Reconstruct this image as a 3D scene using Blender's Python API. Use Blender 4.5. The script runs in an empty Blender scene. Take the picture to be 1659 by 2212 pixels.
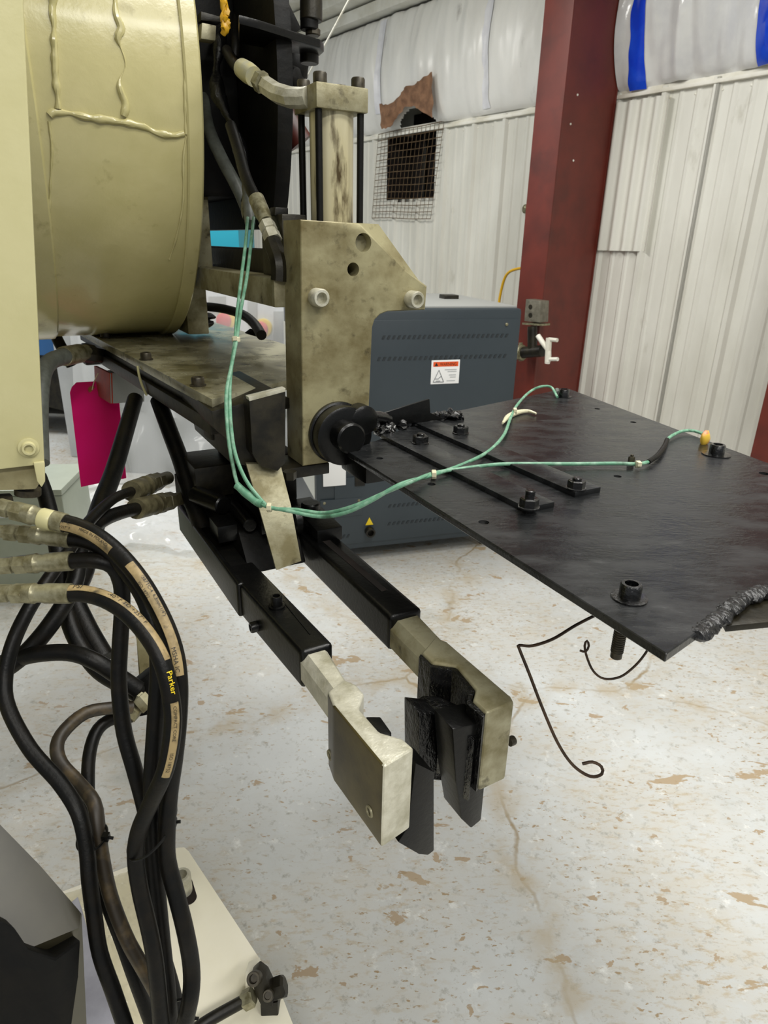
import bpy, bmesh, math, random
from mathutils import Vector, Matrix, noise
random.seed(7)
SC=bpy.context.scene; COL=SC.collection
# ------------------------------------------------------------------ camera
FPX=1430.; PITCH=math.radians(22); ROLL=math.radians(1.33)
fw=Vector((0,math.cos(PITCH),-math.sin(PITCH))); r0=Vector((1,0,0)); u0=Vector((0,math.sin(PITCH),math.cos(PITCH)))
rt=r0*math.cos(ROLL)+u0*math.sin(ROLL); up=-r0*math.sin(ROLL)+u0*math.cos(ROLL)
EYE=Vector((0,0,1.5))
cd=bpy.data.cameras.new('camera'); cam=bpy.data.objects.new('camera',cd); COL.objects.link(cam)
cam.matrix_world=Matrix(((rt.x,up.x,-fw.x,EYE.x),(rt.y,up.y,-fw.y,EYE.y),(rt.z,up.z,-fw.z,EYE.z),(0,0,0,1)))
cd.sensor_fit='VERTICAL'; cd.sensor_height=36; cd.lens=36*FPX/2212; cd.clip_start=.02
cd.dof.use_dof=True; cd.dof.focus_distance=1.05; cd.dof.aperture_fstop=11
SC.camera=cam
# ------------------------------------------------------------------ light
w=bpy.data.worlds.new('hall'); SC.world=w; w.use_nodes=True
w.node_tree.nodes['Background'].inputs[0].default_value=(.93,.97,1,1); w.node_tree.nodes['Background'].inputs[1].default_value=.35
def area(x,y,z,sx,sy,e,rz=0,tilt=0,c=(1,.985,.94)):
    l=bpy.data.lights.new('ceiling_lamp','AREA'); l.shape='RECTANGLE'; l.size=sx; l.size_y=sy; l.energy=e; l.color=c
    o=bpy.data.objects.new('ceiling_lamp',l); COL.objects.link(o); o.location=(x,y,z); o.rotation_euler=(tilt,0,rz)
for (x,y,e) in ((1.1,.5,44),(.9,1.8,30),(-.9,3.2,58),(-3.0,4.6,62),(1.9,-1.0,40),(.2,-2.0,62)):
    area(x,y,3.42,1.3,.5,e,.9)
SC.view_settings.view_transform='Standard'; SC.view_settings.look='None'; SC.view_settings.gamma=1
SC.view_settings.use_curve_mapping=False; SC.view_settings.exposure=.22
# ------------------------------------------------------------------ frames of reference
TH=math.radians(29.6)                                   # the bending machine stands turned by this angle
MU=Vector((math.sin(TH),-math.cos(TH),0)); MV=Vector((math.cos(TH),math.sin(TH),0)); ZZ=Vector((0,0,1))
def W(a,b,c): return MU*a+MV*b+ZZ*c                     # machine axes: a towards the jaws, b across, c up
def ray(x,y): return fw+rt*((x-829.5)/FPX)-up*((y-1106)/FPX)
def hit(x,y,p0,n):
    d=ray(x,y); return EYE+d*((p0-EYE).dot(n)/d.dot(n))
def A(x,y,a): return hit(x,y,MU*a,MU)
def B(x,y,b): return hit(x,y,MV*b,MV)
def H(x,y,c): return hit(x,y,ZZ*c,ZZ)
def D(x,y,t): return EYE+ray(x,y)*t
Q0=Vector((1.35,4.6,0)); WA=Vector((.625,-.7806,0)); WN=Vector((-.7806,-.625,0))
def WL(s,n,z): return Q0+WA*s+WN*n+ZZ*z                 # wall axes: s along, n out into the room
CA=Vector((-.0,0,0))
# ------------------------------------------------------------------ materials
def S(r,g,b):
    f=lambda c:(c/255/12.92) if c/255<=.04045 else ((c/255+.055)/1.055)**2.4
    return (f(r),f(g),f(b),1)
def mat(name,c1,c2=None,scale=20,lo=.4,hi=.65,rough=.5,metal=0,bump=0,bscale=60,c3=None,s3=8,lo3=.55,hi3=.7,stretch=None,coat=0,r2=None,detail=6,trans=0,alpha=1,emit=0,spec=None):
    m=bpy.data.materials.new(name); m.use_nodes=True; nt=m.node_tree; N=nt.nodes; L=nt.links; p=N['Principled BSDF']
    p.inputs['Base Color'].default_value=c1; p.inputs['Roughness'].default_value=rough; p.inputs['Metallic'].default_value=metal
    p.inputs['Coat Weight'].default_value=coat; p.inputs['Coat Roughness'].default_value=.12
    p.inputs['Transmission Weight'].default_value=trans; p.inputs['Alpha'].default_value=alpha
    if spec is not None: p.inputs['Specular IOR Level'].default_value=spec
    if emit: p.inputs['Emission Color'].default_value=c1; p.inputs['Emission Strength'].default_value=emit
    tc=N.new('ShaderNodeTexCoord'); mp=N.new('ShaderNodeMapping'); L.new(tc.outputs['Object'],mp.inputs[0])
    if stretch: mp.inputs['Scale'].default_value=stretch
    def nz(sc,d=detail,rg=.6):
        n=N.new('ShaderNodeTexNoise'); n.inputs['Scale'].default_value=sc; n.inputs['Detail'].default_value=d; n.inputs['Roughness'].default_value=rg
        L.new(mp.outputs[0],n.inputs['Vector']); return n
    def ramp(src,a,b):
        r=N.new('ShaderNodeMapRange'); r.inputs[1].default_value=a; r.inputs[2].default_value=b; L.new(src,r.inputs[0]); return r.outputs[0]
    def mix(f,a,b):
        x=N.new('ShaderNodeMix'); x.data_type='RGBA'; L.new(f,x.inputs[0])
        for i,v in ((6,a),(7,b)):
            if isinstance(v,tuple): x.inputs[i].default_value=v
            else: L.new(v,x.inputs[i])
        return x.outputs[2]
    out=c1
    if c2:
        f=ramp(nz(scale).outputs[0],lo,hi); out=mix(f,c1,c2)
        if r2 is not None:
            q=N.new('ShaderNodeMapRange'); L.new(f,q.inputs[0]); q.inputs[3].default_value=rough; q.inputs[4].default_value=r2; L.new(q.outputs[0],p.inputs['Roughness'])
    if c3: out=mix(ramp(nz(s3).outputs[0],lo3,hi3),out,c3)
    if not isinstance(out,tuple): L.new(out,p.inputs['Base Color'])
    if bump:
        bn=N.new('ShaderNodeBump'); bn.inputs['Strength'].default_value=bump; bn.inputs['Distance'].default_value=.004
        L.new(nz(bscale,4).outputs[0],bn.inputs['Height']); L.new(bn.outputs[0],p.inputs['Normal'])
    return m
cream=mat('cream_paint',S(192,186,142),S(180,174,126),6,.35,.7,rough=.34,bump=.12,bscale=45)
cream_drum=mat('cream_drum_paint',S(200,191,140),S(186,178,124),5,.35,.7,rough=.24,bump=.25,bscale=28,coat=.3,c3=S(165,155,105),s3=14,lo3=.62,hi3=.74)
cream_base=mat('cream_base_paint',S(252,247,228),S(244,238,212),4,.4,.7,rough=.3,coat=.2)
steel=mat('stained_steel',S(160,155,128),S(118,110,78),14,.4,.62,rough=.42,metal=.35,bump=.15,bscale=90,c3=S(62,55,34),s3=30,lo3=.58,hi3=.72,r2=.55)
steel_l=mat('bright_steel',S(204,201,184),S(164,160,138),25,.4,.65,rough=.38,metal=.35,bump=.45,bscale=55)
steel_plate=mat('oiled_plate_steel',S(160,153,118),S(102,90,54),9,.38,.68,rough=.42,metal=.3,bump=.12,bscale=60,c3=S(60,52,30),s3=34,lo3=.58,hi3=.8,stretch=(1,1,1.2))
deckm=mat('oily_deck_steel',S(176,172,146),S(112,106,78),7,.38,.6,rough=.32,metal=.45,bump=.05,bscale=40,c3=S(46,42,28),s3=22,lo3=.56,hi3=.7,r2=.2)
dark_steel=mat('dark_greasy_steel',S(42,38,26),S(18,16,11),18,.4,.6,rough=.42,metal=.3,bump=.2)
blk=mat('black_enamel',S(6,6,6),S(12,12,11),30,.4,.7,rough=.3,bump=.12,bscale=120,spec=.3)
blk_gloss=mat('wet_black_paint',S(6,6,7),None,rough=.1,bump=.5,bscale=160,coat=.4)
tabm=mat('black_table_paint',S(24,25,26),S(46,47,48),9,.42,.72,rough=.22,bump=.2,bscale=60,stretch=(1,2.4,1),r2=.42,spec=.5,c3=S(66,67,68),s3=26,lo3=.6,hi3=.9)  # lighter grey streaks are brushed reflections painted into the black
blk_soot=mat('sooty_black',S(7,7,6),S(15,13,9),30,.45,.7,rough=.55,bump=.2,spec=.2)
blk_rough=mat('black_coated_steel',S(6,6,6),S(20,19,16),120,.58,.72,rough=.25,bump=1,bscale=90,stretch=(1,1,.5))
rubber=mat('hose_rubber',S(8,8,7),S(22,18,12),40,.45,.75,rough=.42,bump=.12,bscale=200,spec=.2)
rubber_g=mat('grey_hose_rubber',S(92,96,90),S(70,72,66),50,.4,.7,rough=.5)
zincm=mat('zinc_fitting',S(152,148,122),S(104,98,70),60,.4,.65,rough=.36,metal=.5,bump=.12,bscale=200)
bolt_m=mat('oxide_bolt',S(66,60,46),S(40,36,27),90,.4,.7,rough=.42,metal=.4)
layline=mat('hose_layline',S(150,130,90),S(112,96,62),70,.45,.68,rough=.55,c3=S(44,38,26),s3=38,lo3=.62,hi3=.72)
fitd=mat('dusty_fitting',S(104,98,72),S(66,60,40),50,.4,.65,rough=.5,metal=.2)
greenc=mat('green_cable',S(96,146,118),S(140,176,152),60,.45,.7,rough=.45,c3=S(60,92,70),s3=25)
greend=mat('dark_green_cable',S(52,96,64),S(80,124,92),60,.45,.7,rough=.45)
tie=mat('natural_nylon',S(206,200,170),None,rough=.4)
redcol=mat('red_oxide_column',S(108,42,31),S(90,34,25),5,.4,.7,rough=.5,bump=.1,bscale=20,c3=S(82,34,26),s3=3)
wallm=mat('white_liner_sheet',S(226,225,216),S(205,203,192),2.2,.42,.7,rough=.42,c3=S(176,172,156),s3=6,lo3=.64,hi3=.8,stretch=(1,1,.35))
blank=mat('white_vinyl_facing',S(240,239,234),S(222,220,214),3,.45,.7,rough=.28,bump=.5,bscale=9,c3=S(150,146,142),s3=5,lo3=.66,hi3=.8,stretch=(1,1,.4))
clearb=mat('clear_sheeting',S(224,224,222),S(200,200,202),3,.4,.7,rough=.14,bump=.9,bscale=7)
bluet=mat('blue_tape',S(12,62,205),S(30,86,225),7,.4,.7,rough=.25,bump=.5,bscale=12)
whitet=mat('white_tape',S(238,238,242),S(222,222,228),9,rough=.35,bump=.4,bscale=14)
trimm=mat('trim_cream_metal',S(244,242,232),S(220,216,200),5,rough=.4)
ceilm=mat('ceiling_facing',S(205,202,190),S(186,183,170),2,rough=.6)
kraft=mat('kraft_backing',S(150,112,84),S(116,84,62),16,.4,.65,rough=.8,bump=.5,bscale=30)
hole=mat('dark_cavity',S(20,13,9),S(40,28,22),9,.45,.7,rough=.9)
meshw=mat('rusty_wire',S(120,100,74),S(86,66,44),40,rough=.6,metal=.4)
cabm=mat('slate_cabinet_paint',S(50,59,65),S(45,54,60),3,rough=.42,bump=.03,bscale=300)
cabl=mat('light_cabinet_side',S(196,198,192),None,rough=.5)
white=mat('white_print',S(236,236,236),None,rough=.4)
orange=mat('orange_print',S(226,84,22),None,rough=.4)
blackp=mat('black_print',S(20,18,16),None,rough=.5)
greyp=mat('grey_print',S(120,122,126),None,rough=.5)
yellow=mat('yellow_plastic',S(226,196,30),None,rough=.4)
red=mat('red_plastic',S(206,38,34),None,rough=.35)
pink=mat('pink_card',(1,.004,.23,1),(.98,.002,.2,1),6,rough=.6)
ored=mat('orange_red_block',S(178,58,26),S(150,44,20),20,rough=.5)
bluem=mat('blue_machine_paint',S(52,112,178),None,rough=.4)
teal=mat('teal_machine_paint',S(40,160,186),None,rough=.4)
whitem=mat('white_machine_paint',S(206,209,212),S(190,193,198),3,rough=.4)
greym=mat('grey_machine_paint',S(150,152,150),None,rough=.5)
palegreen=mat('pale_green_paint',S(178,186,172),S(166,174,160),4,rough=.42)
grplate=mat('spattered_grey_plate',S(168,168,178),S(150,150,160),12,rough=.35,c3=S(60,62,66),s3=60,lo3=.66,hi3=.7,metal=.2)
darkbeige=mat('dark_beige_paint',S(60,56,41),S(34,32,23),5,.35,.7,rough=.42)
wirem=mat('rusty_rod',S(74,56,40),S(48,36,26),60,rough=.45,metal=.4)
redpipe=mat('dull_red_paint',S(74,26,16),S(40,14,10),20,rough=.45)
film=bpy.data.materials.new('clear_film'); film.use_nodes=True
def clear_mat(m,al,ro):
    p=m.node_tree.nodes['Principled BSDF']; p.inputs['Base Color'].default_value=(.9,.92,.95,1); p.inputs['Roughness'].default_value=ro; p.inputs['Alpha'].default_value=al
clear_mat(film,.32,.12)
film2=bpy.data.materials.new('glossy_clear_film'); film2.use_nodes=True; clear_mat(film2,.42,.05); film2.node_tree.nodes['Principled BSDF'].inputs['Base Color'].default_value=(.74,.68,.46,1)
def floor_mat():
    m=bpy.data.materials.new('worn_painted_concrete'); m.use_nodes=True; nt=m.node_tree; N=nt.nodes; L=nt.links; p=N['Principled BSDF']
    tc=N.new('ShaderNodeTexCoord')
    def mp(rot,sc):
        q=N.new('ShaderNodeMapping'); q.inputs['Rotation'].default_value=(0,0,rot); q.inputs['Scale'].default_value=sc; L.new(tc.outputs['Object'],q.inputs[0]); return q.outputs[0]
    def nz(v,s,d=8,rg=.6,dist=0):
        n=N.new('ShaderNodeTexNoise'); n.inputs['Scale'].default_value=s; n.inputs['Detail'].default_value=d; n.inputs['Roughness'].default_value=rg; n.inputs['Distortion'].default_value=dist
        L.new(v,n.inputs['Vector']); return n.outputs[0]
    def rg(src,a,b,lo=0,hi=1):
        r=N.new('ShaderNodeMapRange'); r.inputs[1].default_value=a; r.inputs[2].default_value=b; r.inputs[3].default_value=lo; r.inputs[4].default_value=hi; L.new(src,r.inputs[0]); return r.outputs[0]
    def mix(f,a,b):
        x=N.new('ShaderNodeMix'); x.data_type='RGBA'
        if isinstance(f,float): x.inputs[0].default_value=f
        else: L.new(f,x.inputs[0])
        for i,v in ((6,a),(7,b)):
            if isinstance(v,tuple): x.inputs[i].default_value=v
            else: L.new(v,x.inputs[i])
        return x.outputs[2]
    def mul(a,b):
        x=N.new('ShaderNodeMath'); x.operation='MULTIPLY'; L.new(a,x.inputs[0]); L.new(b,x.inputs[1]); return x.outputs[0]
    v1=mp(.5,(1,1,1)); v2=mp(-.35,(1,2.3,1))
    c=mix(rg(nz(v1,2.2),.35,.7),S(200,203,203),S(186,188,187))
    zone=rg(nz(v1,1.1,5),.40,.60)
    c=mix(mul(zone,rg(nz(v2,7,7,.65),.3,.75)),c,S(192,186,172))
    c=mix(mul(zone,rg(nz(v2,26,6,.68),.52,.64)),c,S(178,165,142))
    c=mix(rg(nz(v1,34,5,.7),.56,.70),c,S(160,159,152))
    c=mix(rg(nz(v1,14,5,.7),.60,.72),c,S(220,221,218))
    big=rg(nz(v2,3.1,9,.62,.5),.635,.645)
    c=mix(big,c,S(168,150,124))
    c=mix(rg(nz(mp(1.2,(1,1.7,1)),10,7,.58,.5),.655,.668),c,S(166,148,124))
    c=mix(rg(nz(mp(2.2,(1,1.5,1)),21,6,.55,.3),.665,.68),c,S(168,150,126))
    c=mix(mul(rg(nz(v2,38,6,.62),.60,.64),rg(nz(v1,2.7),.42,.54)),c,S(156,136,106))
    c=mix(mul(rg(nz(v1,1.6,3),.58,.70),rg(nz(v1,6),.4,.7)),c,S(152,153,146))
    # hairline cracks and saw cut
    vo=N.new('ShaderNodeTexVoronoi'); vo.feature='DISTANCE_TO_EDGE'; vo.inputs['Scale'].default_value=.75
    add=N.new('ShaderNodeVectorMath'); add.operation='ADD'; L.new(v1,add.inputs[0])
    nn=N.new('ShaderNodeTexNoise'); nn.inputs['Scale'].default_value=3; nn.inputs['Detail'].default_value=5; L.new(v1,nn.inputs['Vector'])
    sc=N.new('ShaderNodeVectorMath'); sc.operation='SCALE'; sc.inputs['Scale'].default_value=.22; L.new(nn.outputs[1],sc.inputs[0]); L.new(sc.outputs[0],add.inputs[1]); L.new(add.outputs[0],vo.inputs['Vector'])
    cr=rg(vo.outputs['Distance'],.0015,.006,1,0)
    c=mix(mul(cr,rg(nz(v1,2.0),.42,.6)),c,S(150,134,106)); c=mix(mul(rg(vo.outputs['Distance'],.01,.05,.5,0),rg(nz(v1,9),.45,.6)),c,S(176,160,130))
    L.new(c,p.inputs['Base Color'])
    L.new(rg(nz(v1,5),.3,.7,.38,.6),p.inputs['Roughness'])
    bn=N.new('ShaderNodeBump'); bn.inputs['Strength'].default_value=.35; bn.inputs['Distance'].default_value=.003; L.new(nz(v1,40,6,.65),bn.inputs['Height']); L.new(bn.outputs[0],p.inputs['Normal'])
    return m
floorm=floor_mat()
# ------------------------------------------------------------------ builders
ORG={}
def root(name,label,cat,loc,group=None):
    o=bpy.data.objects.new(name,None); o.empty_display_size=.05; COL.objects.link(o); o.location=loc; ORG[o.name]=Vector(loc)
    o['label']=label; o['category']=cat
    if group: o['group']=group
    return o
def shade(me,ang=35):
    me.polygons.foreach_set('use_smooth',[True]*len(me.polygons))
    try: me.set_sharp_from_angle(angle=math.radians(ang))
    except Exception: pass
def obj(name,bm,m,parent=None,label=None,cat=None,group=None,kind=None,smooth=True):
    bmesh.ops.recalc_face_normals(bm,faces=bm.faces)
    me=bpy.data.meshes.new(name)
    if parent is not None: off=ORG[parent.name]
    else:
        n=max(1,len(bm.verts)); cx=Vector((0,0,0)); lo=min(v.co.z for v in bm.verts)
        for v in bm.verts: cx+=v.co
        off=Vector((cx.x/n,cx.y/n,lo))
    for v in bm.verts: v.co-=off
    bm.to_mesh(me); bm.free(); me.materials.append(m)
    if smooth: shade(me)
    o=bpy.data.objects.new(name,me); COL.objects.link(o); ORG[o.name]=off
    if parent is not None: o.parent=parent
    else: o.location=off
    if label: o['label']=label
    if cat: o['category']=cat
    if group: o['group']=group
    if kind: o['kind']=kind
    return o
def nb(): return bmesh.new()
def bev(bm,geom,w,seg=2):
    if w>0:
        es=[e for e in geom if isinstance(e,bmesh.types.BMEdge)]
        bmesh.ops.bevel(bm,geom=es,offset=w,segments=seg,affect='EDGES',profile=.6,clamp_overlap=True)
def prism(bm,pts,vec,bw=0,seg=2):
    vs=[bm.verts.new(p) for p in pts]; vt=[bm.verts.new(Vector(p)+Vector(vec)) for p in pts]; n=len(pts)
    fs=[bm.faces.new(vs[::-1]),bm.faces.new(vt)]
    for i in range(n): fs.append(bm.faces.new((vs[i],vs[(i+1)%n],vt[(i+1)%n],vt[i])))
    bmesh.ops.recalc_face_normals(bm,faces=fs)
    if bw: bev(bm,list({e for f in fs for e in f.edges}),bw,seg)
    return bm
def loft(bm,rings,cap=True):
    R=[[bm.verts.new(p) for p in r] for r in rings]; n=len(R[0])
    for a,b in zip(R,R[1:]):
        for i in range(n): bm.faces.new((a[i],a[(i+1)%n],b[(i+1)%n],b[i]))
    if cap: bm.faces.new(R[0][::-1]); bm.faces.new(R[-1])
    return bm
def hexa(bm,P,bw=0,seg=2):
    """P: 4 bottom then 4 top corners"""
    vs=[bm.verts.new(p) for p in P]; fs=[bm.faces.new([vs[i] for i in q]) for q in ((3,2,1,0),(4,5,6,7),(0,1,5,4),(1,2,6,5),(2,3,7,6),(3,0,4,7))]
    if bw: bev(bm,list({e for f in fs for e in f.edges}),bw,seg)
    return bm
def mbox(bm,a0,a1,b0,b1,c0,c1,bw=.002,F=W):
    return hexa(bm,[F(a0,b0,c0),F(a1,b0,c0),F(a1,b1,c0),F(a0,b1,c0),F(a0,b0,c1),F(a1,b0,c1),F(a1,b1,c1),F(a0,b1,c1)],bw)
def basis(d):
    d=Vector(d).normalized(); t=Vector((0,0,1)) if abs(d.z)<.9 else Vector((1,0,0)); x=d.cross(t).normalized(); return x,d.cross(x).normalized(),d
def cyl(bm,p0,p1,r0,r1=None,n=24,cap=True,ch=0,rot=0):
    p0=Vector(p0);p1=Vector(p1); r1=r0 if r1 is None else r1; x,y,d=basis(p1-p0); Ls=(p1-p0).length
    rg=[(0,r0),(Ls,r1)]
    if ch: rg=[(0,r0-ch),(ch,r0),(Ls-ch,r1),(Ls,r1-ch)]
    loft(bm,[[p0+d*h+(x*math.cos(rot+2*math.pi*i/n)+y*math.sin(rot+2*math.pi*i/n))*r for i in range(n)] for h,r in rg],cap); return bm
def lathe(bm,p0,d,prof,n=24,rot=0,cap=True):
    x,y,d=basis(d); p0=Vector(p0)
    loft(bm,[[p0+d*h+(x*math.cos(rot+2*math.pi*i/n)+y*math.sin(rot+2*math.pi*i/n))*r for i in range(n)] for h,r in prof],cap); return bm
def smooth_path(P,step=.012):
    P=[Vector(p) for p in P]; Q=[P[0]*2-P[1]]+P+[P[-1]*2-P[-2]]; out=[]
    for i in range(1,len(Q)-2):
        a,b,c,d=Q[i-1:i+3]; n=max(2,int((c-b).length/step))
        for k in range(n):
            t=k/n; out.append(.5*((2*b)+(c-a)*t+(2*a-5*b+4*c-d)*t*t+(-a+3*b-3*c+d)*t**3))
    out.append(P[-1]); return out
def frames(P):
    T=[]
    for i in range(len(P)):
        T.append((P[min(i+1,len(P)-1)]-P[max(i-1,0)]).normalized())
    x,_,_=basis(T[0]); X=[]
    for t in T:
        x=(x-t*x.dot(t)).normalized(); X.append(x.copy())
    return T,X
def tube(bm,pts,r,n=12,step=.012,lump=0,ls=60,sm=True):
    P=smooth_path(pts,step) if sm else [Vector(p) for p in pts]; T,X=frames(P); rings=[]
    for i,p in enumerate(P):
        y=T[i].cross(X[i]); ring=[]
        for k in range(n):
            an=2*math.pi*k/n; dv=X[i]*math.cos(an)+y*math.sin(an); rr=r if not callable(r) else r(i/(len(P)-1))
            if lump: rr*=1+lump*noise.noise((p+dv*rr)*ls)
            ring.append(p+dv*rr)
        rings.append(ring)
    loft(bm,rings); return P
def blob(bm,c,rx,ry,rz,seed=0,lump=.35,sub=2,sc=2.0,axes=None):
    q=bmesh.ops.create_icosphere(bm,subdivisions=sub,radius=1)['verts']
    ax=axes or (Vector((1,0,0)),Vector((0,1,0)),Vector((0,0,1)))
    for v in q:
        k=1+lump*noise.noise(v.co*sc+Vector((seed*3.1,seed,0))); co=v.co*k
        v.co=Vector(c)+ax[0]*co.x*rx+ax[1]*co.y*ry+ax[2]*co.z*rz
def cap_screw(name,parent,p,d,r,h,m,washer=0,**kw):
    """socket head cap screw standing on p, pointing along d"""
    bm=nb(); n=24; x,y,dd=basis(d); p=Vector(p)
    if washer: lathe(bm,p-dd*.001,dd,[(0,washer),(.003,washer),(.0035,r*1.05)],n); p=p+dd*.003
    c=r*.12
    lathe(bm,p-dd*.001,dd,[(0,r),(h-c,r),(h+.001,r-c),(h+.001,r*.62),(h*.5,r*.56)],n)
    return obj(name,bm,m,parent,**kw)
def hex_nut(bm,p,d,r,h,rot=.3,stud=0,sr=.5):
    lathe(bm,p,d,[(0,r),(h*.85,r),(h,r*.88)],6,rot)
    if stud: cyl(bm,Vector(p)+Vector(d)*h*.5,Vector(p)+Vector(d)*(h+stud),r*sr,r*sr,14,ch=r*.08)
def cut(o,cutters):
    """real drilled holes: boolean difference baked into the mesh"""
    cb=nb()
    for (p0,p1,r) in cutters: cyl(cb,p0,p1,r,n=20)
    bmesh.ops.recalc_face_normals(cb,faces=cb.faces)
    cm=bpy.data.meshes.new('cut'); cb.to_mesh(cm); cb.free(); co=bpy.data.objects.new('cut',cm); COL.objects.link(co)
    bpy.context.view_layer.update()
    co.matrix_world=Matrix.Identity(4)
    md=o.modifiers.new('b','BOOLEAN'); md.operation='DIFFERENCE'; md.object=co; md.solver='EXACT'
    dg=bpy.context.evaluated_depsgraph_get(); dg.update(); ne=bpy.data.meshes.new_from_object(o.evaluated_get(dg))
    o.modifiers.clear(); o.data=ne; shade(ne,35); bpy.data.objects.remove(co); bpy.data.meshes.remove(cm)
def text_polys(s,size=1,align='LEFT'):
    cu=bpy.data.curves.new('t','FONT'); cu.body=s; cu.size=size; cu.align_x=align; cu.resolution_u=2
    o=bpy.data.objects.new('t',cu); COL.objects.link(o); bpy.context.view_layer.update()
    dg=bpy.context.evaluated_depsgraph_get(); me=bpy.data.meshes.new_from_object(o.evaluated_get(dg))
    V=[v.co.copy() for v in me.vertices]; F=[tuple(p.vertices) for p in me.polygons]
    bpy.data.objects.remove(o); bpy.data.curves.remove(cu); bpy.data.meshes.remove(me); return V,F
def text_on(bm,s,size,p,ex,ey,align='LEFT',wscale=1):
    V,F=text_polys(s,size,align); vs=[bm.verts.new(Vector(p)+ex*(v.x*wscale)+ey*v.y) for v in V]
    for f in F:
        try: bm.faces.new([vs[i] for i in f])
        except ValueError: pass
# hose with printed line
class Path:
    def __init__(s,pts,step=.008):
        s.P=smooth_path(pts,step); s.T,s.X=frames(s.P); s.L=[0]
        for a,b in zip(s.P,s.P[1:]): s.L.append(s.L[-1]+(b-a).length)
    def at(s,l):
        import bisect
        i=min(max(bisect.bisect(s.L,l)-1,0),len(s.P)-2); t=(l-s.L[i])/max(1e-6,s.L[i+1]-s.L[i]); t=min(max(t,0),1)
        p=s.P[i].lerp(s.P[i+1],t); T=s.T[i].lerp(s.T[i+1],t).normalized()
        n=(EYE0-p); n=(n-T*n.dot(T)).normalized(); return p,T,n,T.cross(n)
    def surf(s,l,off,r,ang=0):
        p,T,n,b=s.at(l); a=ang+off/r; return p+(n*math.cos(a)+b*math.sin(a))*r
EYE0=Vector((0,0,1.5))
def band(pa,l0,l1,r,w,ang,m,parent,name='printed_line',**kw):
    bm=nb(); n=max(3,int((l1-l0)/.006)); rows=[]
    for i in range(n+1):
        l=l0+(l1-l0)*i/n; rows.append([bm.verts.new(pa.surf(l,(k/4-.5)*w,r+.0004,ang)) for k in range(5)])
    for a,b in zip(rows,rows[1:]):
        for k in range(4): bm.faces.new((a[k],a[k+1],b[k+1],b[k]))
    return obj(name,bm,m,parent,**kw)
def hose_text(pa,s,l0,size,r,off,ang,m,parent,**kw):
    bm=nb(); V,F=text_polys(s,size); vs=[bm.verts.new(pa.surf(l0+v.x,-(v.y)+off,r+.0009,ang)) for v in V]
    for f in F:
        try: bm.faces.new([vs[i] for i in f])
        except ValueError: pass
    return obj('lettering',bm,m,parent,**kw)
def fitting(parent,p,d,r,Ls=.05,nutr=None,stub=.03,m=None,name='hose_fitting'):
    """crimp ferrule ending at p (hose side), body running along -d"""
    m=m or zincm; d=Vector(d).normalized(); p=Vector(p); nutr=nutr or r*1.02
    bm=nb(); lathe(bm,p,-d,[(0,r*.98),(.0015,r),(Ls*.55,r),(Ls*.62,r*.9),(Ls*.75,r*.9),(Ls*.8,r*1.04),(Ls,r*.96)],20); f=obj('ferrule',bm,m,parent)
    q=p-d*Ls; bm=nb(); lathe(bm,q,-d,[(-.002,r*.78),(0,nutr),(stub*.5,nutr),(stub*.52,r*.74),(stub*.62,r*.74),(stub*.66,nutr*.92),(stub*1.2,nutr*.92)],6,.3); obj('hex_nut',bm,m,parent)
    return q-d*stub*1.2
# ------------------------------------------------------------------ floor, ceiling, wall
bm=nb(); prism(bm,[(-9,-4,-.1),(9,-4,-.1),(9,12,-.1),(-9,12,-.1)],(0,0,.1)); fl=obj('floor',bm,floorm,kind='structure')
for v in fl.data.vertices: v.co+=fl.location
fl.location=(0,0,0)
bm=nb(); hexa(bm,[WL(-9,-.3,3.44),WL(6,-.3,3.44),WL(6,8,4.6),WL(-9,8,4.6),WL(-9,-.3,3.54),WL(6,-.3,3.54),WL(6,8,4.7),WL(-9,8,4.7)]); obj('ceiling',bm,ceilm,kind='structure')
wall=root('wall_back','','',WL(0,0,0)); del wall['label']; del wall['category']; wall['kind']='structure'
HS0,HS1,HZ0,HZ1=-2.225,-1.615,1.855,2.36
def profile(s0,s1):
    out=[]; k=int(math.floor(s0/.1))-1; pts=[]
    while k*.1<s1+.2:
        c=k*.1; h=.022 if k%3==0 else .007; wd=.018 if k%3==0 else .012
        pts+=[(c-wd*1.6,0),(c-wd*.7,h),(c+wd*.7,h),(c+wd*1.6,0)]; k+=1
    def val(s):
        for (a,ha),(b,hb) in zip(pts,pts[1:]):
            if a<=s<=b: return ha+(hb-ha)*(s-a)/(b-a+1e-9)
        return 0
    ss=sorted({s0,s1}|{p[0] for p in pts if s0<p[0]<s1}|{x for x in (HS0,HS1) if s0<x<s1})
    return [(s,val(s)) for s in ss]
s=-6.6
while s<2.8:
    s1=s+.9; pr=profile(s,s1+.02); bm=nb(); zs=[0,HZ0,2.36]; lift=.0015*(int(s*10)%2)
    V=[[bm.verts.new(WL(a,h+lift,z)) for z in zs] for a,h in pr]
    for i in range(len(pr)-1):
        for j in range(2):
            if j==1 and pr[i][0]>=HS0-1e-6 and pr[i+1][0]<=HS1+1e-6: continue
            bm.faces.new((V[i][j],V[i+1][j],V[i+1][j+1],V[i][j+1]))
    obj('wall_panel',bm,wallm,wall,smooth=False); s=s1
bm=nb(); mbox(bm,-9,6,-.35,-.30,0,3.4,0,WL); obj('backing',bm,wallm,wall)
# corrugated patch sheet right of the column
bm=nb(); n=80; V=[]
for i in range(n+1):
    sv=-.05+.40*i/n; h=.03+.017*math.sin(sv/.085*2*math.pi); V.append([bm.verts.new(WL(sv,h,1.495)),bm.verts.new(WL(sv,h,2.31))])
for a,b in zip(V,V[1:]): bm.faces.new((a[0],b[0],b[1],a[1]))
obj('corrugated_sheet',bm,wallm,wall)
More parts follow.
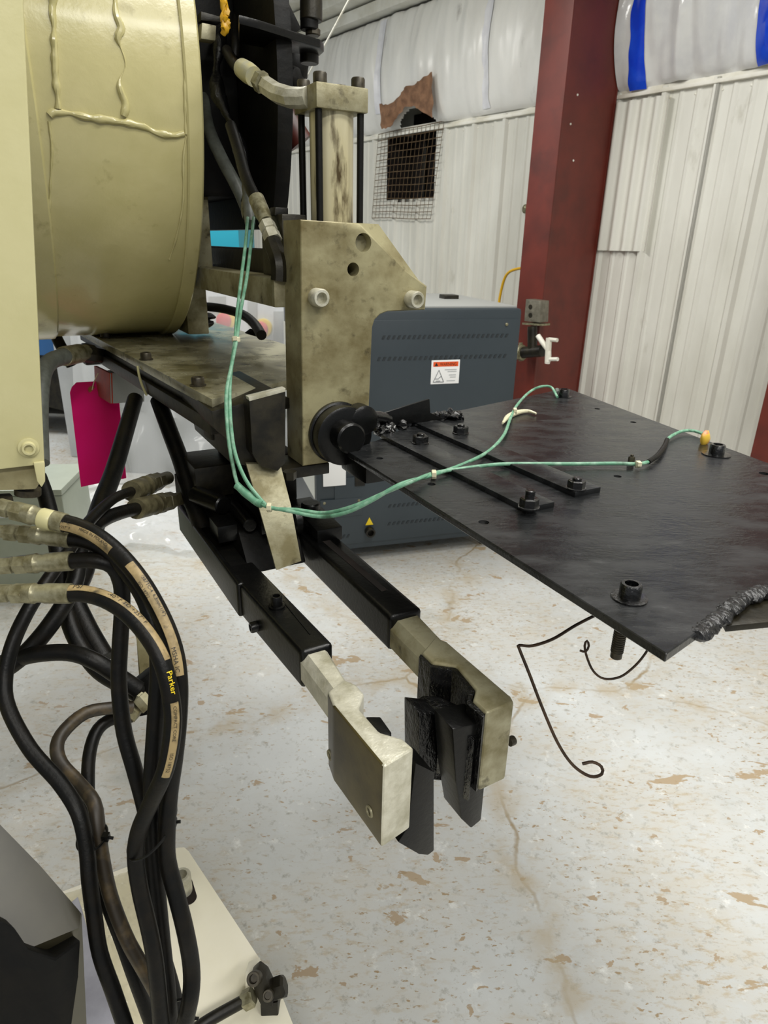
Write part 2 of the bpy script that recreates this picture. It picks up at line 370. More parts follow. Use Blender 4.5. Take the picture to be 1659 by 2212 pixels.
# panel screws
for k in range(40):
    sv=-3.9+k*.15
    if HS0-.1<sv<HS1+.1: continue
    bm=nb(); lathe(bm,WL(sv+.03,.0,2.30),WN,[(0,.006),(.003,.006),(.005,.003)],8); obj('screw',bm,trimm,wall)
for nm,(s0,s1) in (('trim_1',(-9,-.2)),('trim_2',(-.05,6))):
    bm=nb(); mbox(bm,s0,s1,0,.03,2.33,2.35,.003,WL); mbox(bm,s0,s1,.0,.012,2.35,2.385,.003,WL); obj(nm,bm,trimm,kind='structure')
bm=nb(); mbox(bm,-9,6,.0,.12,3.185,3.27,.012,WL); obj('trim_3',bm,trimm,kind='structure')
bm=nb(); mbox(bm,-9,6,.0,.26,3.285,3.36,.012,WL); obj('trim_4',bm,trimm,kind='structure')
bm=nb(); mbox(bm,-9,6,.0,.42,3.375,3.47,.012,WL); obj('trim_5',bm,trimm,kind='structure')
# blankets
def bulge(sv,z,seams,amp,z0=2.37,z1=3.17,wr=1):
    t=(z-z0)/(z1-z0); n=.02+amp*math.sin(math.pi*min(max(t,0),1))**.6
    for q in seams: n-=.04*math.exp(-((sv-q)/.05)**2)*math.sin(math.pi*min(max(t,0),1))
    n+=.022*wr*noise.noise(Vector((sv*5,0,z*2.2)))+.012*wr*noise.noise(Vector((sv*14,3,z*3)))
    n+=.014*wr*max(0,t-.5)*2*noise.noise(Vector((sv*26,7,z*2))); return max(n,.012)
def blanket(s0,s1,seams,amp,m,label,tapes,tm,tlabel,wr=1,name='insulation_blanket'):
    R=root(name,label,'insulation',WL((s0+s1)/2,0,2.4)); ns=int((s1-s0)/.014); nz_=60
    bm=nb(); V=[[bm.verts.new(WL(s0+(s1-s0)*i/ns,bulge(s0+(s1-s0)*i/ns,2.37+.8*j/nz_,seams,amp,wr=wr),2.37+.8*j/nz_)) for j in range(nz_+1)] for i in range(ns+1)]
    for i in range(ns):
        for j in range(nz_):
            if name=='insulation_blanket' and s0<-3:
                sc_=s0+(s1-s0)*(i+.5)/ns; zc=2.37+.8*(j+.5)/nz_
                if ((sc_+1.80)/.22)**2+((zc-2.34)/.15)**2<1: continue
            bm.faces.new((V[i][j],V[i+1][j],V[i+1][j+1],V[i][j+1]))
    obj('facing',bm,m,R)
    for (sa,wd,za,zb,rg,sl) in tapes:
        bm=nb(); rows=[]
        for j in range(41):
            z=za+(zb-za)*j/40; row=[]
            for k in range(7):
                sv=sa+sl*(z-za)+wd*(k/6-.5)*(1+rg*noise.noise(Vector((z*9,k*.1,sa)))); row.append(bm.verts.new(WL(sv,bulge(sv,z,seams,amp,wr=wr)+.005,z)))
            rows.append(row)
        for a,b in zip(rows,rows[1:]):
            for k in range(6): bm.faces.new((a[k],a[k+1],b[k+1],b[k]))
        obj('tape_strip',bm,tm,R,label=tlabel)
    return R
blanket(-7.5,-.16,[-2.24,-1.06,-3.4],.10,blank,'white vinyl insulation blanket on the wall left of the red column',[(-2.26,.07,2.5,3.15,.1,.03),(-1.04,.075,2.40,3.15,.45,-.02)],whitet,'white tape strip')
blanket(.0,4.,[.1,.8],.12,clearb,'shiny crinkled insulation sheeting with blue tape right of the red column',[(.135,.10,2.36,3.0,.3,.0),(.90,.19,2.37,3.0,.1,-.05)],bluet,'blue tape strip',wr=2.2)
# vent opening
V0=root('wall_vent','dark square vent hole behind a rusty wire grille in the white wall','vent',WL(-1.92,0,1.7))
bm=nb(); mbox(bm,HS0,HS1,-.29,-.28,HZ0-.02,HZ1+.17,0,WL); mbox(bm,HS0-.02,HS0,-.28,0,HZ0,HZ1,0,WL); mbox(bm,HS1,HS1+.02,-.28,0,HZ0,HZ1,0,WL); mbox(bm,HS0,HS1,-.28,0,HZ0-.02,HZ0,0,WL); obj('cavity',bm,hole,V0)
bm=nb(); mbox(bm,-1.97,-1.93,-.2,-.17,HZ0,HZ1,0.002,WL); mbox(bm,-1.70,-1.67,-.2,-.17,HZ0,HZ1,0.002,WL); obj('strut',bm,dark_steel,V0)
grp=[]
def gp(u,v): # bilinear over the grille, leaning slightly
    a=Vector((-2.31,2.36)).lerp(Vector((-1.50,2.375)),u); b=Vector((-2.385,1.715)).lerp(Vector((-1.605,1.70)),u); q=a.lerp(b,v); return WL(q.x,.035,q.y)
for i in range(17):
    u=i/16; bm=nb(); cyl(bm,gp(u,0),gp(u,1),.002,n=6); obj('vertical_wire',bm,meshw,V0)
for j in range(14):
    v=j/13; bm=nb(); tube(bm,[gp(0,v),gp(.33,v)+ZZ*.004,gp(.66,v)-ZZ*.003,gp(1,v)],.0032,6,.1); obj('cross_wire',bm,meshw,V0)
bm=nb(); top=[(-2.15,2.55),(-2.02,2.53),(-1.9,2.57),(-1.83,2.62),(-1.7,2.63),(-1.6,2.66),(-1.53,2.68)]; bot=[(-2.13,2.37),(-2.0,2.38),(-1.93,2.44),(-1.85,2.49),(-1.74,2.49),(-1.66,2.45),(-1.50,2.38)]
TV=[];BV=[]
for k in range(31):
    t=k/30*6; i=min(int(t),5); f=t-i; a=Vector(top[i]).lerp(Vector(top[i+1]),f); b=Vector(bot[i]).lerp(Vector(bot[i+1]),f); jj=.012*noise.noise(Vector((k*.7,0,0)))
    TV.append([bm.verts.new(WL(a.x+(b.x-a.x)*q/6,.155+.025*noise.noise(Vector((k*.35,q*.5,1)))-.015*q/6,a.y+jj+(b.y-a.y)*q/6)) for q in range(7)])
for a,b in zip(TV,TV[1:]):
    for q in range(6): bm.faces.new((a[q],a[q+1],b[q+1],b[q]))
obj('torn_backing',bm,kraft,V0,label='torn brown paper flap')
bm=nb(); mbox(bm,-2.12,-1.56,-.28,-.27,2.36,2.56,0,WL); obj('cavity_top',bm,hole,V0)
# columns
def column(s,label):
    R=root('steel_column',label,'column',WL(s-.1,.3,0),'red steel wall columns')
    bm=nb(); hexa(bm,[WL(s-.20,.50,0),WL(s,.50,0),WL(s,.52,0),WL(s-.20,.52,0),WL(s-.20,.50,3.6),WL(s,.50,3.6),WL(s,.52,3.6),WL(s-.20,.52,3.6)],.003); obj('front_flange',bm,redcol,R)
    bm=nb(); hexa(bm,[WL(s-.02,.04,0),WL(s-.006,.04,0),WL(s-.006,.50,0),WL(s-.02,.50,0),WL(s-.02,.04,3.6),WL(s-.006,.04,3.6),WL(s-.006,.50,3.6),WL(s-.02,.50,3.6)]); obj('web',bm,redcol,R)
    bm=nb(); mbox(bm,s-.2,s,.028,.04,0,3.6,.002,WL); obj('rear_flange',bm,redcol,R)
    bm=nb(); mbox(bm,s-.26,s+.05,.02,.58,0,.02,.002,WL); obj('base_plate',bm,redcol,R)
    return R
c0=column(0,'tall red painted steel wall column behind the slate grey cabinet')
for (x,y) in ((1247,205),(1232,268),(1238,347)):
    p=hit(x,y,WL(-.006,0,0),WA); bm=nb(); lathe(bm,p,WA,[(0,.006),(.004,.006),(.006,.002)],8); obj('rivet',bm,trimm,c0)
column(1.60,'red steel column at the right edge of the photo behind the black table')
# junction box, valve, cord
JB=root('outlet_box','grey metal outlet box fixed low on the red column','electrical box',hit(1152,668,WL(0,.52,0),WN))
def WF(n): 
    return lambda x,y: hit(x,y,WL(0,n,0),WN)
g=WF(.6); bm=nb(); prism(bm,[g(1136,646),g(1168,650),g(1166,697),g(1132,694)],WN*-.08,.004); obj('box',bm,mat('worn_box_grey',S(126,122,108),S(100,96,84),30,rough=.45,metal=.3),JB)
bm=nb()
for y in (663,681):
    cyl(bm,g(1146,y),g(1146,y)+WN*.003,.014,n=16)
obj('receptacle',bm,dark_steel,JB)
bm=nb(); prism(bm,[g(1128,697),g(1170,700),g(1170,704),g(1128,701)],WN*-.08); obj('bracket',bm,zincm,JB)
VB=root('shutoff_valve','dark pipe valve with a pale handle below the outlet box on the column','valve',g(1150,760))
bm=nb(); tube(bm,[g(1125,762),g(1145,760),g(1172,758)],.036,14,.03); cyl(bm,g(1150,705),g(1150,760),.03,n=14); obj('valve_body',bm,dark_steel,VB)
bm=nb(); cyl(bm,g(1125,740),g(1125,780),.012,n=10); lathe(bm,g(1122,762),(g(1140,762)-g(1122,762)),[(0,.05),(.03,.05),(.035,.03)],8); obj('collar',bm,zincm,VB)
bm=nb(); tube(bm,[g(1162,725),g(1172,740),g(1185,760),g(1182,785)],.016,12,.02); tube(bm,[g(1186,730),g(1184,760),g(1183,782)],.018,10,.02); cyl(bm,g(1186,733),g(1204,735),.012,n=10); cyl(bm,g(1184,776),g(1205,776),.012,n=10); obj('handle',bm,trimm,VB)
bm=nb(); tube(bm,[WL(-.20,.45,1.37),WL(-.28,.44,1.375),WL(-.40,.42,1.33),WL(-.46,.40,1.18),WL(-.46,.40,1.0)],.009,10,.02); obj('extension_cord',bm,mat('yellow_cord',S(216,168,30),None,rough=.4),label='yellow cord looping from the red column down behind the cabinet',cat='cord')
bm=nb(); tube(bm,[hit(760,-12,WL(0,1.6,0),WN),hit(700,100,WL(0,1.5,0),WN),hit(655,180,WL(0,1.4,0),WN)],.005,8,.1); obj('pull_cord',bm,trimm,label='thin cream cord hanging from the ceiling beside the black bracket',cat='cord')
bm=nb(); lathe(bm,WL(-.62,.01,1.75),WN,[(0,.03),(.03,.03),(.04,.015)],12); obj('knob',bm,zincm,wall)
# ------------------------------------------------------------------ slate cabinet
ca=hit(765,1187,ZZ*.08,ZZ); cb_=hit(1085,1153,ZZ*.08,ZZ); CX=(cb_-ca).normalized(); CN=Vector((CX.y,-CX.x,0)); ca.z=0
def CF(x,n,z): return ca+CX*x+CN*n+ZZ*z
CB=root('cabinet','slate grey sheet metal cabinet with a warning label, behind the black table','cabinet',CF(.3,-.4,0))
bm=nb(); mbox(bm,-.19,.81,-.85,0,.08,1.237,.02,CF); obj('housing',bm,cabm,CB)
bm=nb(); mbox(bm,-.192,-.185,-.84,-.02,.36,1.1,.0,CF); obj('side_panel',bm,cabl,CB,label='pale side panel')
bm=nb(); mbox(bm,-.17,.79,-.83,-.02,1.236,1.246,.004,CF); obj('top_cover',bm,greym,CB)
bm=nb(); mbox(bm,-.10,.79,.0,.006,.48,1.19,.004,CF); obj('upper_door',bm,cabm,CB)
bm=nb(); mbox(bm,-.10,.79,.0,.006,.115,.465,.004,CF); obj('lower_door',bm,cabm,CB)
vent_m=mat('vent_slot_dark',S(34,40,44),None,rough=.7)
def vents(x0,x1,z,n,h=.016):
    for i in range(n):
        x=x0+(x1-x0)*i/n; bm=nb(); hexa(bm,[CF(x,.004,z-h/2),CF(x+(x1-x0)/n*.45,.004,z-h/2),CF(x+(x1-x0)/n*.45,.0085,z-h/2),CF(x,.0085,z-h/2),CF(x+.008,.004,z+h/2),CF(x+.008+(x1-x0)/n*.45,.004,z+h/2),CF(x+.008+(x1-x0)/n*.45,.0085,z+h/2),CF(x+.008,.0085,z+h/2)]); obj('vent_slot',bm,vent_m,CB)
vents(.12,.75,1.115,26); vents(.10,.75,1.02,26); vents(.17,.7,.30,22); vents(.17,.7,.205,22); vents(-.13,-.02,.31,5); vents(-.13,-.02,.16,5)
bm=nb(); mbox(bm,-.17,.04,.004,.009,.265,.36,.002,CF); obj('access_plate',bm,cabm,CB)
for (x,z) in ((-.15,.345),(.02,.345),(.73,1.165),(.06,1.165),(-.15,.12)):
    bm=nb(); lathe(bm,CF(x,.006,z),CN,[(0,.008),(.004,.007),(.006,.003)],10); obj('screw',bm,zincm,CB)
bm=nb(); mbox(bm,-.155,-.045,.004,.012,.43,.62,.002,CF); obj('rating_plate',bm,white,CB,label='white plate')
bm=nb(); mbox(bm,.0,.05,.004,.012,.42,.62,.002,CF); obj('latch_recess',bm,dark_steel,CB)
# labels
bm=nb(); mbox(bm,.363,.505,.006,.008,.897,1.008,.004,CF); wl=obj('warning_label',bm,white,CB,label='white and orange warning label')
bm=nb(); mbox(bm,.372,.497,.008,.0088,.978,1.0,0,CF); obj('orange_band',bm,orange,wl)
bm=nb(); text_on(bm,'WARNING',.021,CF(.405,.0093,.9815),CX,ZZ,wscale=.82)
vs=[bm.verts.new(p) for p in (CF(.378,.0093,.981),CF(.396,.0093,.981),CF(.387,.0093,.997))]; bm.faces.new(vs)
obj('warning_lettering',bm,blackp,wl,smooth=False)
bm=nb()
def bar2(x0,z0,x1,z1,w=.0016):
    a=CF(x0,.0092,z0); b=CF(x1,.0092,z1); d=(b-a).normalized(); q=CN.cross(d)*w; bm.faces.new([bm.verts.new(p) for p in (a-q,b-q,b+q,a+q)])
for t in ((.375,.906,.428,.906),(.428,.906,.4015,.962),(.4015,.962,.375,.906),(.385,.921,.402,.921),(.402,.924,.416,.934),(.388,.911,.41,.911)): bar2(*t)
obj('hazard_pictogram',bm,greyp,wl,smooth=False)
bm=nb()
for (x0,x1,z) in ((.43,.49,.963),(.445,.49,.954),(.452,.488,.938),(.458,.488,.928),(.442,.485,.911)): bar2(x0,z,x1,z,.002)
obj('fine_print',bm,mat('pale_grey_print',S(176,178,180),None,rough=.5),wl,smooth=False)
bm=nb(); prism(bm,[CF(.055,.006,.21),CF(.095,.006,.21),CF(.075,.006,.25)],CN*.003); obj('hazard_triangle',bm,yellow,CB,label='yellow triangle sticker')
bm=nb(); lathe(bm,CF(.075,.004,.178),CN,[(0,.024),(.035,.024),(.035,.016),(.01,.015)],20); obj('drain_port',bm,dark_steel,CB)
for (x,n) in ((-.12,-.08),(.74,-.08),(-.12,-.75),(.74,-.75)):
    bm=nb(); cyl(bm,CF(x-.015,n,.035),CF(x+.015,n,.035),.035,n=18); mbox(bm,x-.02,x+.02,n-.02,n+.02,.04,.085,.002,CF); obj('caster',bm,dark_steel,CB)
bm=nb(); mbox(bm,.58,.66,-.5,-.42,1.245,1.265,.004,CF); obj('top_block',bm,dark_steel,CB)
# ------------------------------------------------------------------ far machines on the left
def fbox(x0,x1,y,ybase,dep=.6,ht=None,m=None,name='x',label='',cat='machine',yaw=0.2,top=None):
    pass
WM=D(300,950,4.3); WM.z=0
wx=Vector((math.cos(-.10),math.sin(-.10),0)); wn=Vector((wx.y,-wx.x,0))
wbase=H(215,880,0); wbase=EYE+ray(190,900)*4.4; wbase.z=0
def WMF(x,n,z): return wbase+wx*x+wn*n+ZZ*z
R=root('control_console','white machine console with red push buttons behind the steel deck','machine',WMF(.8,-.3,0))
bm=nb(); mbox(bm,0,1.5,-.7,0,.55,1.36,.02,WMF); obj('housing',bm,whitem,R)
bm=nb(); mbox(bm,.1,1.4,-.65,-.05,.0,.55,.01,WMF); obj('plinth',bm,greym,R)
def wmp(x,y): 
    p=hit(x,y,WMF(0,0,0),wn); return p
for (x,y,l) in ((570,708,'red button on yellow collar'),(492,690,'red button under the film'),(420,668,None)):
    p=wmp(x,y); bm=nb(); lathe(bm,p,wn,[(0,.055),(.03,.055),(.035,.04)],20); c=obj('button_collar',bm,yellow,R)
    bm=nb(); lathe(bm,p+wn*.03,wn,[(0,.03),(.03,.03),(.035,.045),(.055,.045),(.065,.03)],20); obj('stop_button',bm,red,R)
for (x0,x1,y0,y1) in ((452,488,640,672),(536,556,650,700),(592,612,672,745)):
    bm=nb(); prism(bm,[wmp(x0,y1),wmp(x1,y1),wmp(x1,y0),wmp(x0,y0)],wn*.012,.002); obj('recess_panel',bm,greym,R)
# plastic sheets hanging over it
bm=nb(); V=[]
for i in range(61):
    row=[]
    for j in range(41):
        x=.05+1.42*i/60; z=1.40-1.40*j/40*(1-.0*i); n=.10+.05*math.sin(x*17+z*2)+.09*noise.noise(Vector((x*5,z*2,1)))+.14*(j/40)**2+(.12*noise.noise(Vector((x*4,z*4,5))) if j>25 else 0)
        row.append(bm.verts.new(WMF(x,max(n,.09)+0.02,max(z,.012+.02*abs(noise.noise(Vector((x*9,z*9,0))))))))
    V.append(row)
for a,b in zip(V,V[1:]):
    for j in range(40): bm.faces.new((a[j],a[j+1],b[j+1],b[j]))
obj('plastic_sheet',bm,film,label='clear plastic film draped over the white console down to the floor',cat='plastic sheet')
bm=nb(); V=[]
for i in range(50):
    row=[]
    for j in range(36):
        x=.25+1.5*i/49; n=.25+.9*j/35; z=.015+.05*abs(noise.noise(Vector((x*6,n*6,0))))+.03*abs(noise.noise(Vector((x*15,n*15,4))))
        row.append(bm.verts.new(WMF(x+.1*noise.noise(Vector((n*3,0,0))),n+.12*noise.noise(Vector((x*3,5,0))),z)))
    V.append(row)
for a,b in zip(V,V[1:]):
    for j in range(35): bm.faces.new((a[j],a[j+1],b[j+1],b[j]))
obj('crumpled_film',bm,film,label='crumpled clear film lying on the floor in front of the white console',cat='plastic sheet')
p=EYE+ray(105,800)*5.2; p.z=0
bm=nb(); F2=lambda x,n,z:p+wx*x+wn*n+ZZ*z; 
R=root('blue_machine','blue painted machine standing far behind the cream panel','machine',p)
bm=nb(); mbox(bm,-.9,.16,-.6,0,.64,1.8,.01,F2); obj('housing',bm,bluem,R)
bm=nb(); hexa(bm,[F2(-.9,-.6,0.02),F2(.05,-.6,.02),F2(.10,0,.20),F2(-.9,0,.42),F2(-.9,-.6,.64),F2(.16,-.6,.64),F2(.16,0,.64),F2(-.9,0,.64)]); obj('plinth',bm,dark_steel,R)
p2=EYE+ray(170,860)*4.7; p2.z=0; F3=lambda x,n,z:p2+wx*x+wn*n+ZZ*z
bm=nb(); mbox(bm,-.13,.12,-.3,0,0,1.75,.01,F3); obj('machine_post',bm,whitem,label='off white upright post of the machine behind the steel deck',cat='post')
p3=EYE+ray(485,520)*4.9; p3.z=0; F4=lambda x,n,z:p3+wx*x+wn*n+ZZ*z
R=root('teal_machine','teal painted machine top seen through the gap above the steel bar','machine',p3)
bm=nb(); mbox(bm,-.4,.11,-.4,0,1.3,1.75,.01,F4); obj('housing',bm,teal,R)
bm=nb(); mbox(bm,-.35,.08,-.35,-.05,0,1.3,.01,F4); obj('plinth',bm,greym,R)
# pale green box low at left
p=EYE+ray(60,1290)*3.0; p.z=0; gx=Vector((math.cos(.12),math.sin(.12),0)); gn=Vector((gx.y,-gx.x,0)); F5=lambda x,n,z:p+gx*x+gn*n+ZZ*z
R=root('storage_box','pale green metal box on the floor behind the black hoses','box',p)
bm=nb(); mbox(bm,-.9,.222,-.35,0,.0,.47,.012,F5); obj('box_body',bm,palegreen,R)
bm=nb(); mbox(bm,-.9,.225,-.36,.004,.472,.50,.006,F5); obj('lid',bm,palegreen,R)
bm=nb(); tube(bm,[F5(-.5,.02,.37),F5(-.2,.03,.385),F5(.1,.03,.40),F5(.15,.005,.40)],.008,8,.03); obj('handle',bm,whitem,R)
# ------------------------------------------------------------------ bending machine body (cream)
MB_=root('tube_bender','cream painted machine body with a big welded drum and flat front panel','machine',W(-1.6,-.8,0))
bm=nb(); mbox(bm,-2.8,-.9,-1.5,-.85,0,2.6,.02); obj('pedestal',bm,cream,MB_)
bm=nb(); prism(bm,[W(-.9,-.9,1.235),W(-.9,.0185,1.234),W(-.9,.10,1.95),W(-.9,-.9,1.95)],MU*-.03,.003); obj('front_panel',bm,cream,MB_)
bm=nb(); mbox(bm,-2.7,-1.05,-.9,-.02,1.30,2.1,.004); obj('inner_frame',bm,blk_soot,MB_)
cap_screw('panel_bolt',MB_,W(-.9,.004,1.258),MU,.0085,.006,cream,washer=.012,label='cream painted button bolt')
AC,CC_,RR=-2.22,1.84,.615
def ring(b,R,n=160): return [W(AC+R*math.cos(2*math.pi*i/n),b,CC_+R*math.sin(2*math.pi*i/n)) for i in range(n)]
bm=nb(); loft(bm,[ring(.115,RR-.007),ring(.425,RR-.007)]); drum=obj('drum_shell',bm,cream_drum,MB_)
bm=nb(); loft(bm,[ring(.415,RR-.003),ring(.419,RR),ring(.447,RR),ring(.451,RR-.004)]); obj('drum_rim',bm,cream_drum,MB_,label='smooth rim plate of the drum')
bm=nb(); loft(bm,[ring(.06,RR-.004),ring(.064,RR),ring(.125,RR),ring(.129,RR-.004)]); obj('drum_rim',bm,cream_drum,MB_)
def drumP(x,y,R=RR-.006):
    d=ray(x,y); o=EYE; # intersect with cylinder about machine axis b
    da,dc=d.dot(MU),d.z; oa,oc=o.dot(MU)-AC,o.z-CC_
    qa=da*da+dc*dc; qb=2*(oa*da+oc*dc); qc=oa*oa+oc*oc-R*R; t=(-qb-math.sqrt(max(0,qb*qb-4*qa*qc)))/(2*qa); return o+d*t
def bead(pts,r,lump,ls=50,label=None,off=0):
    bm=nb(); tube(bm,[drumP(*p) for p in pts],r,10,.006,lump,ls); obj('weld_bead',bm,cream_drum,MB_)
bead([(108,250),(118,243),(150,246),(200,256),(250,262),(290,268),(330,282),(370,292),(398,290)],.0065,.8,40)
bead([(250,-10),(252,30),(262,60),(255,85),(266,120),(270,145),(258,175),(262,200),(272,225),(266,250)],.0055,1.7,32)
bead([(112,-10),(116,60),(118,120),(120,180),(126,235)],.0065,1.1,40)
bead([(106,262),(112,330),(108,420),(104,520),(98,600)],.003,.8,40)
bead([(398,-10),(402,60),(400,130),(400,200),(402,290)],.0035,.9,40)
bead([(402,295),(396,350),(396,430),(384,500),(366,560)],.0025,.8,40)
# bracket below the panel
bm=nb(); prism(bm,[A(-60,1012,-.91),A(80,1003,-.91),A(86,1045,-.91),A(78,1058,-.91),A(-60,1062,-.91)],MU*-.05,.003); obj('lower_bracket',bm,steel_plate,MB_)
bm=nb(); prism(bm,[A(72,1000,-.895),A(97,998,-.895),A(98,1040,-.895),A(90,1054,-.895),A(80,1040,-.895)],MU*-.01,.002); obj('paint_drip',bm,cream,MB_)
bm=nb(); hex_nut(bm,A(5,1072,-.93),-ZZ,.012,.02); cyl(bm,A(60,1055,-.93),A(60,1068,-.93),.016,n=16); obj('pipe_plug',bm,bolt_m,MB_)
# black drum segment and dark mechanism behind
MH=root('head_mechanism','sooty black steel head with bracket and red pipe behind the hydraulic cylinder','machine head',W(-1.9,.55,1.5))
bm=nb(); a0=-2.22; Rb=.70; pts=[]
for i in range(26):
    c=1.528+.8*i/25; pts.append(W(a0+math.sqrt(max(.0,Rb*Rb-(c-CC_)**2)),.585,c))
pts=[W(-2.65,.585,1.528)]+pts+[W(-2.65,.585,2.33)]
prism(bm,pts,MV*.035,.002); obj('black_disc',bm,blk_soot,MH)
bm=nb(); mbox(bm,-2.6,-1.78,.47,.585,1.60,2.3,.01); obj('core_block',bm,blk_soot,MH)
bm=nb(); mbox(bm,-2.4,-1.40,.53,.60,1.425,1.485,.012); obj('cross_beam',bm,dark_steel,MH)
bm=nb(); mbox(bm,-1.98,-1.80,.46,.50,1.43,1.64,.004); obj('pale_upright',bm,steel,MH)
bm=nb(); mbox(bm,-2.2,-1.96,.46,.52,1.25,1.385,.004); obj('pale_lower_upright',bm,steel,MH)
bm=nb(); mbox(bm,-1.95,-1.25,.46,.525,1.384,1.436,.003); obj('tie_bar',bm,steel,MH,label='flat steel bar running back from the plate')
bm=nb(); prism(bm,[H(515,30,1.90),H(560,42,1.90),H(640,68,1.90),H(692,84,1.90),H(700,94,1.90),H(690,104,1.90),H(640,98,1.90),H(515,75,1.90)],-ZZ*.016,.004); obj('bracket_plate',bm,blk,MH)
bm=nb(); prism(bm,[A(530,-20,-1.8),A(612,-20,-1.8),A(652,62,-1.8),A(640,70,-1.8),A(530,44,-1.8)],MU*-.04,.004); obj('gusset',bm,blk_soot,MH)
for nm,x,r,y0,y1,m in (('knob_stud',672,.021,-30,46,dark_steel),('stud_collar',668,.017,20,66,blk_soot),('stud_nut',676,.014,62,78,bolt_m),('lower_stud',668,.018,96,138,dark_steel)):
    bm=nb(); cyl(bm,A(x,y1,-1.60),A(x,y0,-1.60),r*1.16,n=8 if 'nut' in nm else 20,ch=.002); obj(nm,bm,m,MH)
bm=nb(); prism(bm,[A(535,80,-1.85),A(620,96,-1.85),A(626,140,-1.85),A(655,190,-1.85),A(600,200,-1.85),A(545,190,-1.85)],MU*-.08,.01); blob(bm,A(640,140,-1.82),.03,.04,.045,3); blob(bm,A(632,172,-1.82),.035,.04,.04,5); obj('linkage_block',bm,blk_soot,MH)
bm=nb(); tube(bm,[A(560,150,-1.95),A(590,210,-1.88),A(615,255,-1.82),A(650,310,-1.8)],.033,18,.02); obj('red_pipe',bm,redpipe,MH,label='dull red pipe')
bm=nb(); mbox(bm,-1.9,-1.7,.40,.44,1.90,1.94,.003); prism(bm,[A(436,48,-1.66),A(468,55,-1.66),A(466,88,-1.66),A(434,84,-1.66)],MU*-.03,.003); obj('pale_block',bm,steel,MH)
bm=nb(); prism(bm,[A(434,24,-1.68),A(478,36,-1.68),A(478,48,-1.68),A(434,44,-1.68)],MU*-.03,.002); obj('ledge',bm,dark_steel,MH)
bm=nb(); 
for i,(x,y) in enumerate(((484,10),(487,25),(484,38),(488,50),(486,62))): blob(bm,A(x,y,-1.62),.008,.008,.012,i,.9)
obj('yellow_sealant',bm,mat('yellow_sealant',S(206,158,34),None,rough=.4),MH,label='yellow sealant lump')
bm=nb(); prism(bm,[A(595,447,-1.33),A(623,449,-1.33),A(623,468,-1.33),A(593,466,-1.33)],MU*-.03,.002); obj('clamp_block',bm,dark_steel,MH)
bm=nb(); mbox(bm,-1.42,-1.30,.50,.55,1.436,1.55,.003); obj('clamp_post',bm,dark_steel,MH)
bm=nb(); mbox(bm,-2.65,-1.8,-.1,.5,1.70,2.1,.0); obj('spindle',bm,blk_soot,MH)
# upper cable bundle
def strand(name,pts,r,m,label,cat='hose',n=12,group=None,lump=0):
    bm=nb(); tube(bm,pts,r,n,.012,lump); return obj(name,bm,m,label=label,cat=cat,group=group)
strand('hydraulic_hose',[D(512,-25,1.55),D(510,40,1.53),D(509,90,1.5),D(506,125,1.5)],.012,rubber,'black hose dropping straight down behind the cream drum rim')
strand('hydraulic_hose',[D(562,-20,1.6),D(530,10,1.58),D(520,60,1.57),D(524,120,1.56),D(540,200,1.56)],.010,rubber,'black hose curving down from the bracket to the black disc')
strand('hydraulic_hose',[D(425,120,1.62),D(440,220,1.55),D(452,280,1.52),D(478,340,1.5),D(515,410,1.5),D(540,470,1.52)],.014,rubber_g,'dusty grey hose leaning against the drum rim')
strand('taped_bundle',[D(478,60,1.5),D(466,170,1.46),D(476,215,1.45),D(498,265,1.44),D(513,300,1.43),D(523,350,1.42),D(533,420,1.40),D(540,470,1.38)],lambda t:.012+.004*math.sin(t*21),blk_gloss,'cable bundle wrapped in shiny black tape behind the drum rim','cable bundle',lump=.35)
strand('cable_sleeve',[D(534,408,1.375),D(537,450,1.36),D(540,484,1.34)],.0105,rubber_g,'grey sleeve around the green cables above the steel bar','cable sleeve')
# hose with fitting into clamp block
R=root('hydraulic_hose','hose with long silver crimped elbow fitting in front of the black disc','hose',D(560,470,1.36))
bm=nb(); tube(bm,[D(498,270,1.38),D(515,325,1.36),D(530,380,1.33),D(545,415,1.31),D(558,440,1.30)],.0115,14); obj('rubber_hose',bm,rubber,R)
bm=nb(); lathe(bm,D(553,428,1.30),D(582,496,1.27)-D(553,428,1.30),[(0,.012),(.002,.0155),(.045,.0155),(.05,.0135),(.066,.0135)],20); obj('ferrule',bm,zincm,R)
bm=nb(); lathe(bm,D(576,484,1.275),D(592,522,1.26)-D(576,484,1.275),[(0,.0165),(.018,.0165),(.019,.0135),(.022,.0135),(.024,.017),(.044,.017)],6,.3); obj('hex_nut',bm,steel_l,R)
bm=nb(); tube(bm,[D(588,524,1.262),D(598,550,1.25),D(604,570,1.245),D(605,590,1.25),D(604,606,1.255)],.0175,8,.02); obj('elbow',bm,dark_steel,R)
